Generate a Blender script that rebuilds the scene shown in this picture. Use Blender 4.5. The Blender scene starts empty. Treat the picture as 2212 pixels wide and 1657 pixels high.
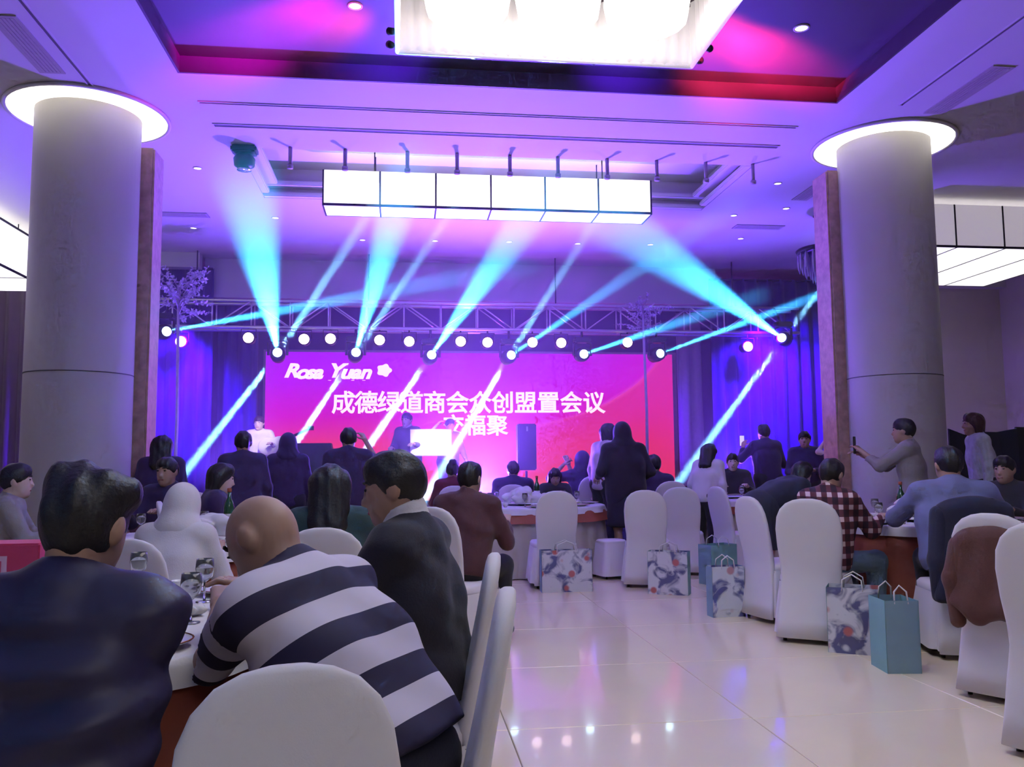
import bpy, bmesh, math, random
import numpy as np
from mathutils import Vector, Matrix
random.seed(11)
rng = np.random.default_rng(5)
scene = bpy.context.scene
col = scene.collection
R = math.radians

# ------------------------------------------------------------------ camera
FPX, IW, IH = 1850.0, 2212, 1657
YAW, PIT, ROL = R(7.2), R(5.3), R(0.5)
CAM = np.array([0, 0, 1.25])
_f = np.array([math.sin(YAW)*math.cos(PIT), math.cos(YAW)*math.cos(PIT), math.sin(PIT)])
_r = np.array([math.cos(YAW), -math.sin(YAW), 0.0])
_u = np.cross(_r, _f)
_r, _u = math.cos(ROL)*_r - math.sin(ROL)*_u, math.sin(ROL)*_r + math.cos(ROL)*_u
cam = bpy.data.cameras.new('camera'); cam.sensor_width = 36; cam.lens = FPX/IW*36
cam.clip_start = 0.05; cam.clip_end = 100
co = bpy.data.objects.new('camera', cam); col.objects.link(co)
M = Matrix(((_r[0], _u[0], -_f[0], CAM[0]), (_r[1], _u[1], -_f[1], CAM[1]), (_r[2], _u[2], -_f[2], CAM[2]), (0, 0, 0, 1)))
co.matrix_world = M
scene.camera = co

def at(px, py, Y):
    """point of the hall at depth Y seen at a spot of the photograph"""
    d = _f + _r*(px-IW/2)/FPX + _u*(IH/2-py)/FPX
    return CAM + d*(Y/d[1])
def atz(px, py, Z):
    d = _f + _r*(px-IW/2)/FPX + _u*(IH/2-py)/FPX
    return CAM + d*((Z-CAM[2])/d[2])

# ------------------------------------------------------------------ world, exposure, large lights
scene.view_settings.view_transform = 'Standard'
scene.view_settings.look = 'None'
scene.view_settings.gamma = 1.0
scene.view_settings.use_curve_mapping = False
scene.view_settings.exposure = 0.0
cy = scene.cycles
cy.max_bounces = 5; cy.diffuse_bounces = 3; cy.glossy_bounces = 3; cy.transmission_bounces = 4; cy.volume_bounces = 0
cy.caustics_reflective = False; cy.caustics_refractive = False; cy.volume_step_rate = 4.0; cy.volume_max_steps = 64
cy.use_adaptive_sampling = True; cy.adaptive_threshold = 0.1; cy.adaptive_min_samples = 12
w = bpy.data.worlds.new('hall_ambient'); scene.world = w; w.use_nodes = True
w.node_tree.nodes['Background'].inputs[0].default_value = (0.66, 0.62, 0.72, 1)
w.node_tree.nodes['Background'].inputs[1].default_value = 0.11

def spot(name, loc, target, color, power, angle, blend=0.5, radius=0.03):
    l = bpy.data.lights.new(name, 'SPOT'); l.color = color; l.energy = power
    l.spot_size = R(angle); l.spot_blend = blend; l.shadow_soft_size = radius
    o = bpy.data.objects.new(name, l); col.objects.link(o)
    o.location = loc
    o.rotation_euler = (Vector(target)-Vector(loc)).to_track_quat('-Z', 'Y').to_euler()
    return o
def arealight(name, loc, target, color, power, sx, sy):
    l = bpy.data.lights.new(name, 'AREA'); l.color = color; l.energy = power
    l.shape = 'RECTANGLE'; l.size = sx; l.size_y = sy
    o = bpy.data.objects.new(name, l); col.objects.link(o); o.location = loc
    o.rotation_euler = (Vector(target)-Vector(loc)).to_track_quat('-Z', 'Y').to_euler()
    return o
# floor wash lights along the stage front, throwing violet and blue over the ceiling of the hall
spot('violet_floor_wash', (1.1, 13.2, 0.75), (1.1, 9.6, 4.8), (0.19, 0.065, 1.0), 7600, 120, 1.0, 0.15)
spot('blue_floor_wash', (-2.6, 13.3, 0.8), (-2.2, 10.5, 4.8), (0.16, 0.05, 1.0), 1800, 110, 1.0, 0.15)
spot('blue_floor_wash', (5.2, 13.3, 0.8), (4.2, 10.5, 4.8), (0.16, 0.05, 1.0), 1800, 110, 1.0, 0.15)
# added spots putting red, magenta and blue patches on the dark coffer
CHX, CHZ = 1.13, 4.50
EFFECTS = [  # made-up small lamps at the big chandelier's rim, added to tint the coffer
    ((CHX+1.26, 6.25, CHZ), (2.78, 7.05, 4.96), (1.0, 0.03, 0.12), 900, 46), ((CHX+1.26, 6.45, CHZ), (3.2, 7.12, 4.96), (1.0, 0.02, 0.12), 1500, 34),
    ((CHX-1.26, 6.25, CHZ), (-1.0, 7.1, 4.96), (0.85, 0.0, 0.62), 1000, 36), ((CHX-1.26, 6.45, CHZ), (-.5, 7.08, 4.96), (1.0, 0.04, 0.04), 420, 32),
    ((CHX-.6, 6.56, CHZ), (.0, 7.3, 4.96), (0.14, 0.01, 1.0), 260, 46), ((CHX+.4, 6.56, CHZ), (1.9, 7.3, 4.96), (0.14, 0.02, 1.0), 260, 46)]
for a_, b_, c_, p_, g_ in EFFECTS: spot('added_coffer_tint', a_, b_, c_, p_*2.6, g_, 1.0, 0.12)

# ------------------------------------------------------------------ materials
def mat(name, color, rough=0.6, metal=0.0, emit=None, strength=0.0, noise=0.0, nscale=20.0, bump=0.0, bscale=60.0, coat=0.0, alpha=1.0, trans=0.0, sheen=0.0, spec=0.5):
    m = bpy.data.materials.new(name); m.use_nodes = True
    nt = m.node_tree; b = nt.nodes['Principled BSDF']
    b.inputs['Base Color'].default_value = (*color, 1); b.inputs['Roughness'].default_value = rough
    b.inputs['Metallic'].default_value = metal; b.inputs['Coat Weight'].default_value = coat
    b.inputs['Transmission Weight'].default_value = trans; b.inputs['Alpha'].default_value = alpha
    b.inputs['Sheen Weight'].default_value = sheen; b.inputs['Specular IOR Level'].default_value = spec
    if emit:
        b.inputs['Emission Color'].default_value = (*emit, 1); b.inputs['Emission Strength'].default_value = strength
    tc = nt.nodes.new('ShaderNodeTexCoord')
    if noise > 0:
        n = nt.nodes.new('ShaderNodeTexNoise'); n.inputs['Scale'].default_value = nscale; n.inputs['Detail'].default_value = 4
        nt.links.new(tc.outputs['Object'], n.inputs['Vector'])
        mx = nt.nodes.new('ShaderNodeMix'); mx.data_type = 'RGBA'
        mx.inputs[6].default_value = (*[c*(1-noise) for c in color], 1); mx.inputs[7].default_value = (*[min(1, c*(1+noise)) for c in color], 1)
        nt.links.new(n.outputs['Fac'], mx.inputs[0]); nt.links.new(mx.outputs[2], b.inputs['Base Color'])
    if bump > 0:
        n2 = nt.nodes.new('ShaderNodeTexNoise'); n2.inputs['Scale'].default_value = bscale; n2.inputs['Detail'].default_value = 5
        nt.links.new(tc.outputs['Object'], n2.inputs['Vector'])
        bp = nt.nodes.new('ShaderNodeBump'); bp.inputs['Strength'].default_value = bump; bp.inputs['Distance'].default_value = 0.01
        nt.links.new(n2.outputs['Fac'], bp.inputs['Height']); nt.links.new(bp.outputs['Normal'], b.inputs['Normal'])
    return m
MT = {}
def cloth(name, c, **k):
    if name not in MT:
        a = dict(rough=0.85, noise=0.12, nscale=9, bump=0.15, bscale=140, sheen=0.1); a.update(k)
        MT[name] = mat(name, c, **a)
    return MT[name]
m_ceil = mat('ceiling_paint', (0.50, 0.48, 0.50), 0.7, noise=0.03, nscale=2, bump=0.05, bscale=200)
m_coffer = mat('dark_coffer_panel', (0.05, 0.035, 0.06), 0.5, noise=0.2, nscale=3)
m_col = mat('column_plaster', (0.37, 0.345, 0.33), 0.6, noise=0.05, nscale=3, bump=0.05)
m_marble = mat('red_brown_marble', (0.42, 0.26, 0.22), 0.35, noise=0.5, nscale=14, bump=0.15, bscale=25)
m_wall = mat('beige_wallpaper', (0.52, 0.46, 0.42), 0.8, noise=0.06, nscale=4, bump=0.1)
m_dark = mat('black_metal', (0.02, 0.02, 0.025), 0.45, metal=0.3, noise=0.2)
m_black = mat('black_plastic', (0.015, 0.015, 0.02), 0.5, noise=0.2)
m_alu = mat('aluminium_tube', (0.62, 0.6, 0.64), 0.35, metal=0.8, noise=0.1)
m_slot = mat('dark_slot', (0.10, 0.09, 0.10), 0.7, noise=0.1)
m_grill = mat('grey_grille', (0.32, 0.29, 0.28), 0.6, noise=0.1)
m_drape = mat('dark_stage_drape', (0.03, 0.02, 0.15), 0.8, noise=0.25, nscale=6, bump=0.1, sheen=0.2)
m_drape2 = mat('plum_wall_drape', (0.10, 0.05, 0.11), 0.85, noise=0.2, nscale=6, bump=0.1, sheen=0.2)
m_leg = mat('mauve_stage_leg', (0.34, 0.28, 0.36), 0.8, noise=0.15, bump=0.1)
m_tile = mat('polished_cream_tile', (0.88, 0.77, 0.54), 0.13, noise=0.06, nscale=2.2, coat=0.3)
m_grout = mat('grout', (0.36, 0.33, 0.29), 0.8, noise=0.1)
m_stage = mat('stage_carpet', (0.16, 0.03, 0.05), 0.9, noise=0.2, bump=0.2)
m_lamp = mat('white_lamp_panel', (0.9, 0.9, 0.88), 0.5, emit=(1.0, 0.97, 0.92), strength=1.2)
m_lampdim = mat('frosted_lamp_panel', (0.7, 0.66, 0.72), 0.5, emit=(0.95, 0.86, 0.95), strength=0.35)
m_cove = mat('cove_light', (0.9, 0.9, 0.85), 0.5, emit=(1.0, 0.96, 0.9), strength=1.8)
m_down = mat('downlight_lens', (0.9, 0.85, 0.85), 0.4, emit=(1.0, 0.86, 0.86), strength=2.5)
m_par = mat('par_lens', (0.9, 0.8, 0.75), 0.3, emit=(1.0, 0.72, 0.68), strength=6.0)
m_beamlens = mat('beam_lens', (0.8, 0.9, 1.0), 0.2, emit=(0.55, 0.9, 1.0), strength=12.0)
m_white = mat('white_chair_cover', (0.66, 0.63, 0.68), 0.75, noise=0.04, nscale=5, bump=0.06, bscale=250, sheen=0.15)
m_wcloth = mat('white_table_linen', (0.68, 0.66, 0.68), 0.8, noise=0.06, nscale=12, bump=0.1, bscale=120)
m_rust = mat('rust_table_linen', (0.34, 0.08, 0.045), 0.75, noise=0.12, nscale=8, bump=0.1)
m_ivory = mat('ivory_table_skirt', (0.46, 0.41, 0.38), 0.8, noise=0.08, nscale=8, bump=0.1)
m_china = mat('white_china', (0.75, 0.74, 0.76), 0.2, noise=0.03, coat=0.4)
m_glass = mat('drinking_glass', (0.9, 0.92, 0.95), 0.05, trans=0.9)
m_bottle = mat('green_bottle_glass', (0.02, 0.07, 0.03), 0.1, coat=0.5, noise=0.1)
m_foot = mat('dark_chair_leg', (0.03, 0.025, 0.02), 0.4, noise=0.2)
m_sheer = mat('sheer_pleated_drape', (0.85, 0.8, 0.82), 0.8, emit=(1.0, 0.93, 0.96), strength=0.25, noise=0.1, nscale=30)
m_chand = mat('chandelier_crystal_core', (0.9, 0.9, 0.9), 0.3, emit=(1.0, 0.92, 0.78), strength=2.5)

for m_ in (m_sheer, m_down, m_par, m_beamlens): m_.cycles.emission_sampling = 'NONE'
# ------------------------------------------------------------------ mesh helpers
def link(o, parent=None):
    col.objects.link(o)
    if parent is not None: o.parent = parent
    return o
def mesh(name, V, F, m, parent=None, smooth=False):
    me = bpy.data.meshes.new(name); me.from_pydata([tuple(map(float, v)) for v in V], [], [tuple(int(i) for i in f) for f in F])
    me.materials.append(m)
    if smooth: me.polygons.foreach_set('use_smooth', [True]*len(me.polygons))
    me.update()
    return link(bpy.data.objects.new(name, me), parent)
def frombm(name, bm, m, parent=None, smooth=False):
    me = bpy.data.meshes.new(name); bmesh.ops.recalc_face_normals(bm, faces=bm.faces); bm.to_mesh(me); bm.free(); me.materials.append(m)
    if smooth: me.polygons.foreach_set('use_smooth', [True]*len(me.polygons))
    return link(bpy.data.objects.new(name, me), parent)
def box(name, lo, hi, m, parent=None, bevel=0.0):
    bm = bmesh.new(); bmesh.ops.create_cube(bm, size=1)
    for v in bm.verts: v.co = Vector([lo[i] + (v.co[i]+.5)*(hi[i]-lo[i]) for i in range(3)])
    if bevel: bmesh.ops.bevel(bm, geom=bm.edges[:], offset=bevel, segments=2, affect='EDGES')
    return frombm(name, bm, m, parent)
def loft(name, rings, m, parent=None, caps=(True, True), smooth=True, closed=True):
    n = len(rings[0]); V = [p for r in rings for p in r]; F = []
    for i in range(len(rings)-1):
        for j in range(n if closed else n-1):
            k = (j+1) % n
            F.append((i*n+j, i*n+k, (i+1)*n+k, (i+1)*n+j))
    if caps[0]: F.append(tuple(reversed(range(n))))
    if caps[1]: F.append(tuple((len(rings)-1)*n+j for j in range(n)))
    return mesh(name, V, F, m, parent, smooth)
def circ(r, z, n=24, cx=0, cy=0, ry=None, ph=0.0):
    ry = r if ry is None else ry
    return [(cx+r*math.cos(2*math.pi*i/n+ph), cy+ry*math.sin(2*math.pi*i/n+ph), z) for i in range(n)]
def lathe(name, prof, m, parent=None, n=24, smooth=True, caps=(True, True)):
    return loft(name, [circ(r, z, n) for r, z in prof], m, parent, caps, smooth)
def tube(name, pts, r, m, parent=None, n=8):
    pts = [Vector(p) for p in pts]; rings = []
    for i, p in enumerate(pts):
        t = (pts[min(i+1, len(pts)-1)] - pts[max(i-1, 0)]).normalized()
        a = t.orthogonal().normalized() if i == 0 else (a - t*a.dot(t)).normalized()
        b = t.cross(a); rr = r[i] if isinstance(r, (list, tuple)) else r
        rings.append([p + (a*math.cos(2*math.pi*j/n) + b*math.sin(2*math.pi*j/n))*rr for j in range(n)])
    return loft(name, rings, m, parent)
def sup(hx, hy, z, e=4.0, n=28, cx=0, cy=0):
    out = []
    for i in range(n):
        t = 2*math.pi*i/n; c, s = math.cos(t), math.sin(t)
        out.append((cx+hx*math.copysign(abs(c)**(2/e), c), cy+hy*math.copysign(abs(s)**(2/e), s), z))
    return out
def thing(name, label, cat, loc=(0, 0, 0), rz=0.0, group=None, scale=1.0):
    o = bpy.data.objects.new(name, None); o.empty_display_size = 0.1; col.objects.link(o)
    o.location = loc; o.rotation_euler = (0, 0, rz); o.scale = (scale,)*3
    return tag(o, label, cat, group)
def tag(o, label, cat, group=None, kind=None):
    o['label'] = label; o['category'] = cat
    if group: o['group'] = group
    if kind: o['kind'] = kind
    return o
def struct(o, label=None):
    o['kind'] = 'structure'
    if label: o['label'] = label
    return o
def dup(root, loc, rz, label=None, group=None, scale=None):
    r = root.copy(); col.objects.link(r); r.location = loc; r.rotation_euler = (0, 0, rz)
    if scale: r.scale = (scale,)*3
    if label: r['label'] = label
    if group: r['group'] = group
    for ch in list(root.children):
        c = ch.copy(); col.objects.link(c); c.parent = r
        for g in ch.children:
            d = g.copy(); col.objects.link(d); d.parent = c
    return r

# ------------------------------------------------------------------ the hall: floor, ceiling, walls
HC = 4.8                     # ceiling height
fl = struct(box('floor', (-9, -9, -0.12), (11.4, 17.2, -0.012), m_grout), 'polished cream tiled hall floor')
bm = bmesh.new(); bmesh.ops.create_cube(bm, size=1)
for v in bm.verts: v.co = Vector((v.co.x*1.196, v.co.y*1.196, (v.co.z-.5)*0.012))
bmesh.ops.bevel(bm, geom=[e for e in bm.edges if all(abs(v.co.z) < 1e-6 for v in e.verts)], offset=0.003, segments=1, affect='EDGES')
tile0 = frombm('tile', bm, m_tile, fl)
first = True
for i in range(-7, 9):
    for j in range(-1, 13):
        x, y = 1.09+i*1.2, 1.13+(j-.5)*1.2+0.6
        if not (-8.4 < x < 10.8 and y < 16.5): continue
        t = tile0 if first else tile0.copy()
        if not first: col.objects.link(t)
        first = False; t.location = (x, y, 0)
# ceiling slab with two openings
TX0, TX1, TY1 = -2.05, 4.29, 7.80           # big dark coffer over the audience
SX0, SX1, SY0, SY1 = -1.86, 4.18, 9.62, 11.46   # smaller light coffer before the stage
bm = bmesh.new()
def slab(x0, x1, y0, y1, z0=HC, z1=HC+0.5):
    r = bmesh.ops.create_cube(bm, size=1)['verts']
    for v in r: v.co = Vector((x0+(v.co.x+.5)*(x1-x0), y0+(v.co.y+.5)*(y1-y0), z0+(v.co.z+.5)*(z1-z0)))
for a in ((-9, TX0, -9, TY1), (TX1, 11.4, -9, TY1), (TX0, TX1, -9, -8.0), (-9, 11.4, TY1, SY0), (-9, SX0, SY0, SY1), (SX1, 11.4, SY0, SY1), (-9, 11.4, SY1, 17.2)): slab(*a)
bmesh.ops.remove_doubles(bm, verts=bm.verts, dist=1e-4)
ceil = struct(frombm('ceiling', bm, m_ceil), 'white plaster hall ceiling')
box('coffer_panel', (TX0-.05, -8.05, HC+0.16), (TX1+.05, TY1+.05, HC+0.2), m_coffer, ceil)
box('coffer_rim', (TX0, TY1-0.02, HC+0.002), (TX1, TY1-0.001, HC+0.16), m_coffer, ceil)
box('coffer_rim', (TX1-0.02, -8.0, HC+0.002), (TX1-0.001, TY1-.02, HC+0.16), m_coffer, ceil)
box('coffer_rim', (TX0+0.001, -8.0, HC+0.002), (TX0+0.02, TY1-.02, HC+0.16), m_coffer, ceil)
box('coffer_panel', (SX0-.05, SY0-.05, HC+0.4), (SX1+.05, SY1+.05, HC+0.44), m_ceil, ceil)
for k, (a, b) in enumerate((((SX0, SY1-.10, HC+.0), (SX1, SY1, HC+.06)), ((SX0, SY1-.2, HC+.12), (SX1, SY1, HC+.18)), ((SX1-.1, SY0, HC), (SX1, SY1-.2, HC+.06)), ((SX0, SY0, HC), (SX0+.1, SY1-.2, HC+.06)), ((SX1-.2, SY0, HC+.12), (SX1, SY1-.2, HC+.18)), ((SX0, SY0, HC+.12), (SX0+.2, SY1-.2, HC+.18)))):
    box('coffer_moulding', a, b, m_ceil, ceil, 0.012)
# slot diffusers
def slot(x0, x1, y0, y1, label):
    t = thing('slot_diffuser', label, 'air vent', ((x0+x1)/2, (y0+y1)/2, HC), 0, 'slot diffusers in the ceiling')
    hx, hy = (x1-x0)/2, (y1-y0)/2
    box('slot', (-hx, -hy, -0.004), (hx, hy, 0.02), m_slot, t)
    e = .012
    for a, b in (((-hx-e, -hy-e), (hx+e, -hy)), ((-hx-e, hy), (hx+e, hy+e)), ((-hx-e, -hy), (-hx, hy)), ((hx, -hy), (hx+e, hy))):
        box('slot_frame', (a[0], a[1], -0.010), (b[0], b[1], 0.012), m_ceil, t)
slot(-2.0, 4.15, 8.40, 8.43, 'thin slot diffuser in the ceiling along the edge of the dark coffer')
slot(-1.98, 4.2, 8.95, 9.01, 'broader dark slot diffuser in the ceiling before the small coffer')
slot(-2.93, -2.90, 4.5, 8.15, 'long slot diffuser running toward the column with drape-side light box')
slot(4.93, 4.96, 4.5, 7.75, 'long slot diffuser running toward the column by the beige wall')
def vent(px, py, L, Wd, rz, label):
    p = atz(px, py, HC)
    t = thing('ceiling_vent', label, 'air vent', (p[0], p[1], HC), rz, 'ceiling air vents')
    box('vent_backing', (-L/2, -Wd/2, -0.006), (L/2, Wd/2, 0.01), m_slot, t)
    for a, b in (((-L/2-.03, -Wd/2-.03), (L/2+.03, -Wd/2)), ((-L/2-.03, Wd/2), (L/2+.03, Wd/2+.03)), ((-L/2-.03, -Wd/2), (-L/2, Wd/2)), ((L/2, -Wd/2), (L/2+.03, Wd/2))):
        box('vent_frame', (a[0], a[1], -0.012), (b[0], b[1], 0.01), m_grill, t)
    s0 = None
    for k in range(5):
        y = -Wd/2 + Wd*(k+.5)/5
        if s0 is None: s0 = box('vent_slat', (-L/2, -0.012, -0.014), (L/2, 0.012, -0.006), m_grill, t); s = s0
        else: s = s0.copy(); link(s, t)
        s.location = (0, y, 0)
vent(62, 98, 0.95, 0.16, R(90), 'grey ceiling air vent over the column beside the dark wall drape')
vent(2088, 196, 1.0, 0.16, R(90), 'grey ceiling air vent over the column beside the beige wall')
vent(1770, 402, 1.1, 0.16, R(90), 'ceiling air vent between the small coffer and the beige wall column')
vent(390, 463, 0.7, 0.16, 0, 'small ceiling air vent above the blue stage drape and silver branches')
vent(1638, 490, 0.7, 0.16, 0, 'small ceiling air vent above the crystal bracket side of the stage')
def downlight(px, py, r, label, z=HC):
    p = atz(px, py, z)
    t = thing('downlight', label, 'ceiling lamp', (p[0], p[1], z), 0, 'recessed ceiling downlights')
    lathe('trim_ring', [(r*1.25, 0.004), (r*1.25, -0.008), (r, -0.010), (r*.98, 0.004)], m_ceil, t, 16)
    lathe('lens', [(r*.97, 0.003), (r*.97, -0.004), (r*.6, -0.006)], m_down, t, 16)
LB = 'small round downlight recessed in the ceiling before the stage'
for px, py in ((427, 363), (418, 492), (595, 470), (783, 518), (940, 520), (1100, 522), (1248, 526), (1405, 528), (1680, 396), (1585, 465), (1698, 450), (1600, 515)):
    downlight(px, py, 0.045, LB)
downlight(1731, 60, 0.055, 'round white downlight in the red-lit part of the dark coffer', HC+.16)
downlight(767, 12, 0.05, 'white downlight in the magenta-lit part of the dark coffer', HC+.16)
# walls
struct(box('wall_left', (-9.0, -9, 0), (-8.8, 17.2, HC), m_wall)); struct(box('wall_right', (11.2, -9, 0), (11.4, 17.2, HC), m_wall))
struct(box('wall_back', (-8.8, 17.0, 0), (11.2, 17.2, HC), m_drape))
struct(box('wall_right_bay', (8.55, 14.75, 0), (11.2, 14.95, HC), m_wall), 'beige wallpapered wall of the side bay')
struct(box('baseboard_right', (8.55, 14.72, 0), (11.2, 14.75, 0.14), m_foot))
b = struct(box('trim_1', (-3.4, 15.0, 4.12), (5.7, 15.25, HC), m_ceil), 'pale bulkhead over the stage opening')
struct(box('trim_2', (-8.8, 14.6, 4.55), (-3.4, 14.8, HC), m_ceil)); struct(box('trim_3', (8.5, 14.55, 4.45), (11.2, 14.75, HC), m_ceil))
def curtain(name, x0, x1, y, z0, z1, m, label, cat='curtain', amp=0.06, per=0.24, group=None, depth=0.0):
    n = int((x1-x0)/per*8)
    V, F = [], []
    for zi, z in enumerate((z0, z0+.25*(z1-z0), z0+.6*(z1-z0), z1)):
        for side in (0, 0.025):
            for i in range(n+1):
                x = x0+(x1-x0)*i/n
                a = amp*(1.0-0.25*zi/3)
                V.append((x+0.01*math.sin(i*1.7+zi), y+side+depth*(i/n)+a*math.sin(2*math.pi*(x-x0)/per+0.4*math.sin(x*3+zi*.3)), z))
    k = n+1
    for zi in range(3):
        for side in (0, 1):
            o = (zi*2+side)*k; o2 = ((zi+1)*2+side)*k
            for i in range(n):
                q = (o+i, o+i+1, o2+i+1, o2+i)
                F.append(q if side == 0 else q[::-1])
    for i in range(n):
        F.append((i+1, i, k+i, k+i+1)); o = 6*k; F.append((o+i, o+i+1, o+k+i+1, o+k+i))
    for zi in range(3):
        for i in (0, n):
            q = (zi*2*k+i, (zi*2+1)*k+i, (zi*2+3)*k+i, (zi*2+2)*k+i); F.append(q if i else q[::-1])
    t = thing(name, label, cat, (0, 0, 0), 0, group)
    mesh('drape_panel', V, F, m, t, True)
    tube('curtain_rail', [(x0, y-.02, z1-.02), (x1, y-.02+depth, z1-.02)], 0.02, m_dark, t)
    return t
curtain('wall_curtain', -8.7, -5.0, 14.7, 0.02, 4.56, m_drape2, 'dark plum pleated wall curtain beside the glowing side light box')
curtain('stage_curtain', -5.0, -3.23, 14.85, 0.02, 4.6, m_drape, 'deep blue-lit stage curtain beneath the silver branches')
curtain('stage_curtain', 5.55, 8.6, 14.95, 0.02, 4.6, m_drape, 'deep blue-lit stage curtain between screen and beige wall column')
curtain('stage_leg_curtain', -3.25, -2.55, 15.4, 0.4, 4.1, m_drape, 'narrow blue-lit leg curtain next to the screen logo side')
curtain('stage_leg_curtain', 5.12, 5.62, 15.6, 0.4, 4.1, m_leg, 'narrow mauve leg curtain at the end of the big screen', amp=.03)
# stage
st = thing('stage', 'low carpeted stage platform under the lighting truss', 'stage', (1.1, 15.2, 0))
box('stage_deck', (-4.3, -1.75, 0.34), (4.3, 1.75, 0.40), m_stage, st, .01)
box('stage_skirt', (-4.25, -1.70, 0), (4.25, 1.70, 0.34), m_drape, st)
# round columns with glowing cove rings
def column(x, y, sgn, label):
    t = thing('round_column', label, 'column', (x, y, 0)); t['kind'] = 'structure'
    sf = lathe('shaft', [(0.50, 0.0), (0.50, 0.02), (0.49, 0.05), (0.49, HC-.02)], m_col, t, 48)
    lathe('shaft_joint', [(0.492, 2.14), (0.494, 2.145), (0.492, 2.15)], m_slot, sf, 48)
    lathe('base_plinth', [(0.54, 0.0), (0.54, 0.14), (0.50, 0.16)], m_marble, t, 48)
    rg = [circ(r, z, 48) for r, z in ((0.735, HC-.001), (0.735, HC-.02), (0.50, HC-.035), (0.495, HC-.001))]
    loft('cove_lamp', rg, m_cove, t)
    rg = [circ(r, z, 48) for r, z in ((0.77, HC-.001), (0.77, HC-.025), (0.74, HC-.03), (0.74, HC-.001))]
    loft('cove_lip', rg, m_ceil, t)
    # mottled marble pilaster on the stage side of the shaft
    bm = bmesh.new(); r = bmesh.ops.create_cube(bm, size=1)['verts']
    for v in r: v.co = Vector((v.co.x*.34, v.co.y*.36, (v.co.z+.5)*(HC-.25)))
    bmesh.ops.bevel(bm, geom=bm.edges[:], offset=.02, segments=2, affect='EDGES')
    o = frombm('marble_pilaster', bm, m_marble, t); o.location = (sgn*0.42, 0.36, 0.0)
    return t
column(-3.17, 8.85, 1, 'round pale column with glowing cove ring beside the dark plum wall curtain')
column(5.36, 8.80, -1, 'round pale column with glowing cove ring beside the beige wall')

# ------------------------------------------------------------------ ceiling lights
# big rectangular drum of sheer pleats with a glowing core
t = thing('drape_chandelier', 'huge rectangular chandelier of sheer white pleats glowing in the dark coffer', 'chandelier', (1.13, 3.9, 0))
def pleat(p0, p1, z0, z1, amp, n):
    p0, p1 = Vector(p0), Vector(p1); d = (p1-p0).normalized(); nn = Vector((-d.y, d.x, 0)); out = []
    rows = []
    for zi, (z, a) in enumerate(((z0, .6), (z0+.06, 1), (z1, 1))):
        for s in (0, 0.008):
            rows.append([p0 + (p1-p0)*(i/n) + nn*(amp*a*math.sin(i*math.pi/2)+s) + Vector((0, 0, z)) for i in range(n+1)])
    return rows
def pleatmesh(name, p0, p1, z0, z1, amp, n, m, parent):
    rows = pleat(p0, p1, z0, z1, amp, n); k = n+1; V = [v for r in rows for v in r]; F = []
    for zi in range(2):
        for s in (0, 1):
            for i in range(n):
                a = (zi*2+s)*k+i; b = (zi*2+2+s)*k+i
                F.append((a, a+1, b+1, b) if s == 0 else (a+1, a, b, b+1))
    for i in range(n): F.append((i+1, i, k+i, k+i+1)); F.append((4*k+i, 4*k+i+1, 5*k+i+1, 5*k+i))
    return mesh(name, V, F, m, parent, True)
zb, zt = 4.46, HC+.16
for p0, p1, n in (((-1.18, 2.58, 0), (1.18, 2.58, 0), 96), ((1.18, 2.58, 0), (1.18, -2.4, 0), 200), ((1.18, -2.4, 0), (-1.18, -2.4, 0), 96), ((-1.18, -2.4, 0), (-1.18, 2.58, 0), 200)):
    pleatmesh('sheer_pleats', p0, p1, zb, zt, 0.014, n, m_sheer, t)
for p0, p1 in (((-1.19, 2.59), (1.19, 2.59)), ((1.19, 2.59), (1.19, -2.41)), ((1.19, -2.41), (-1.19, -2.41)), ((-1.19, -2.41), (-1.19, 2.59))):
    tube('rim_rail', [(*p0, zb), (*p1, zb)], 0.018, m_sheer, t)
for k in range(5):
    for q in range(3):
        lathe('glowing_tier', [(0.30, 0.30), (0.33, 0.22), (0.30, 0.05), (0.18, 0.0), (0.05, -.02)], m_chand, t, 16).location = (-.68+.68*q, -1.9+k*1.0, zb+.04)
for a_, b_, c_, p_, g2_ in EFFECTS:
    q_ = (Vector(b_)-Vector(a_)).normalized().to_track_quat('Z', 'Y').to_matrix()
    loft('added_colour_lamp', [[tuple(q_ @ Vector(v) + Vector(a_) - Vector((1.13, 3.9, 0))) for v in circ(r_, z_, 12)] for r_, z_ in ((.015, -.07), (.028, -.06), (.03, -.012), (.022, -.012))], m_dark, t)  # made-up lamp bodies for the added coffer spots
box('light_tray', (-.95, -2.2, zb+.31), (1.05, 2.0, zb+.34), m_chand, t)

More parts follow.
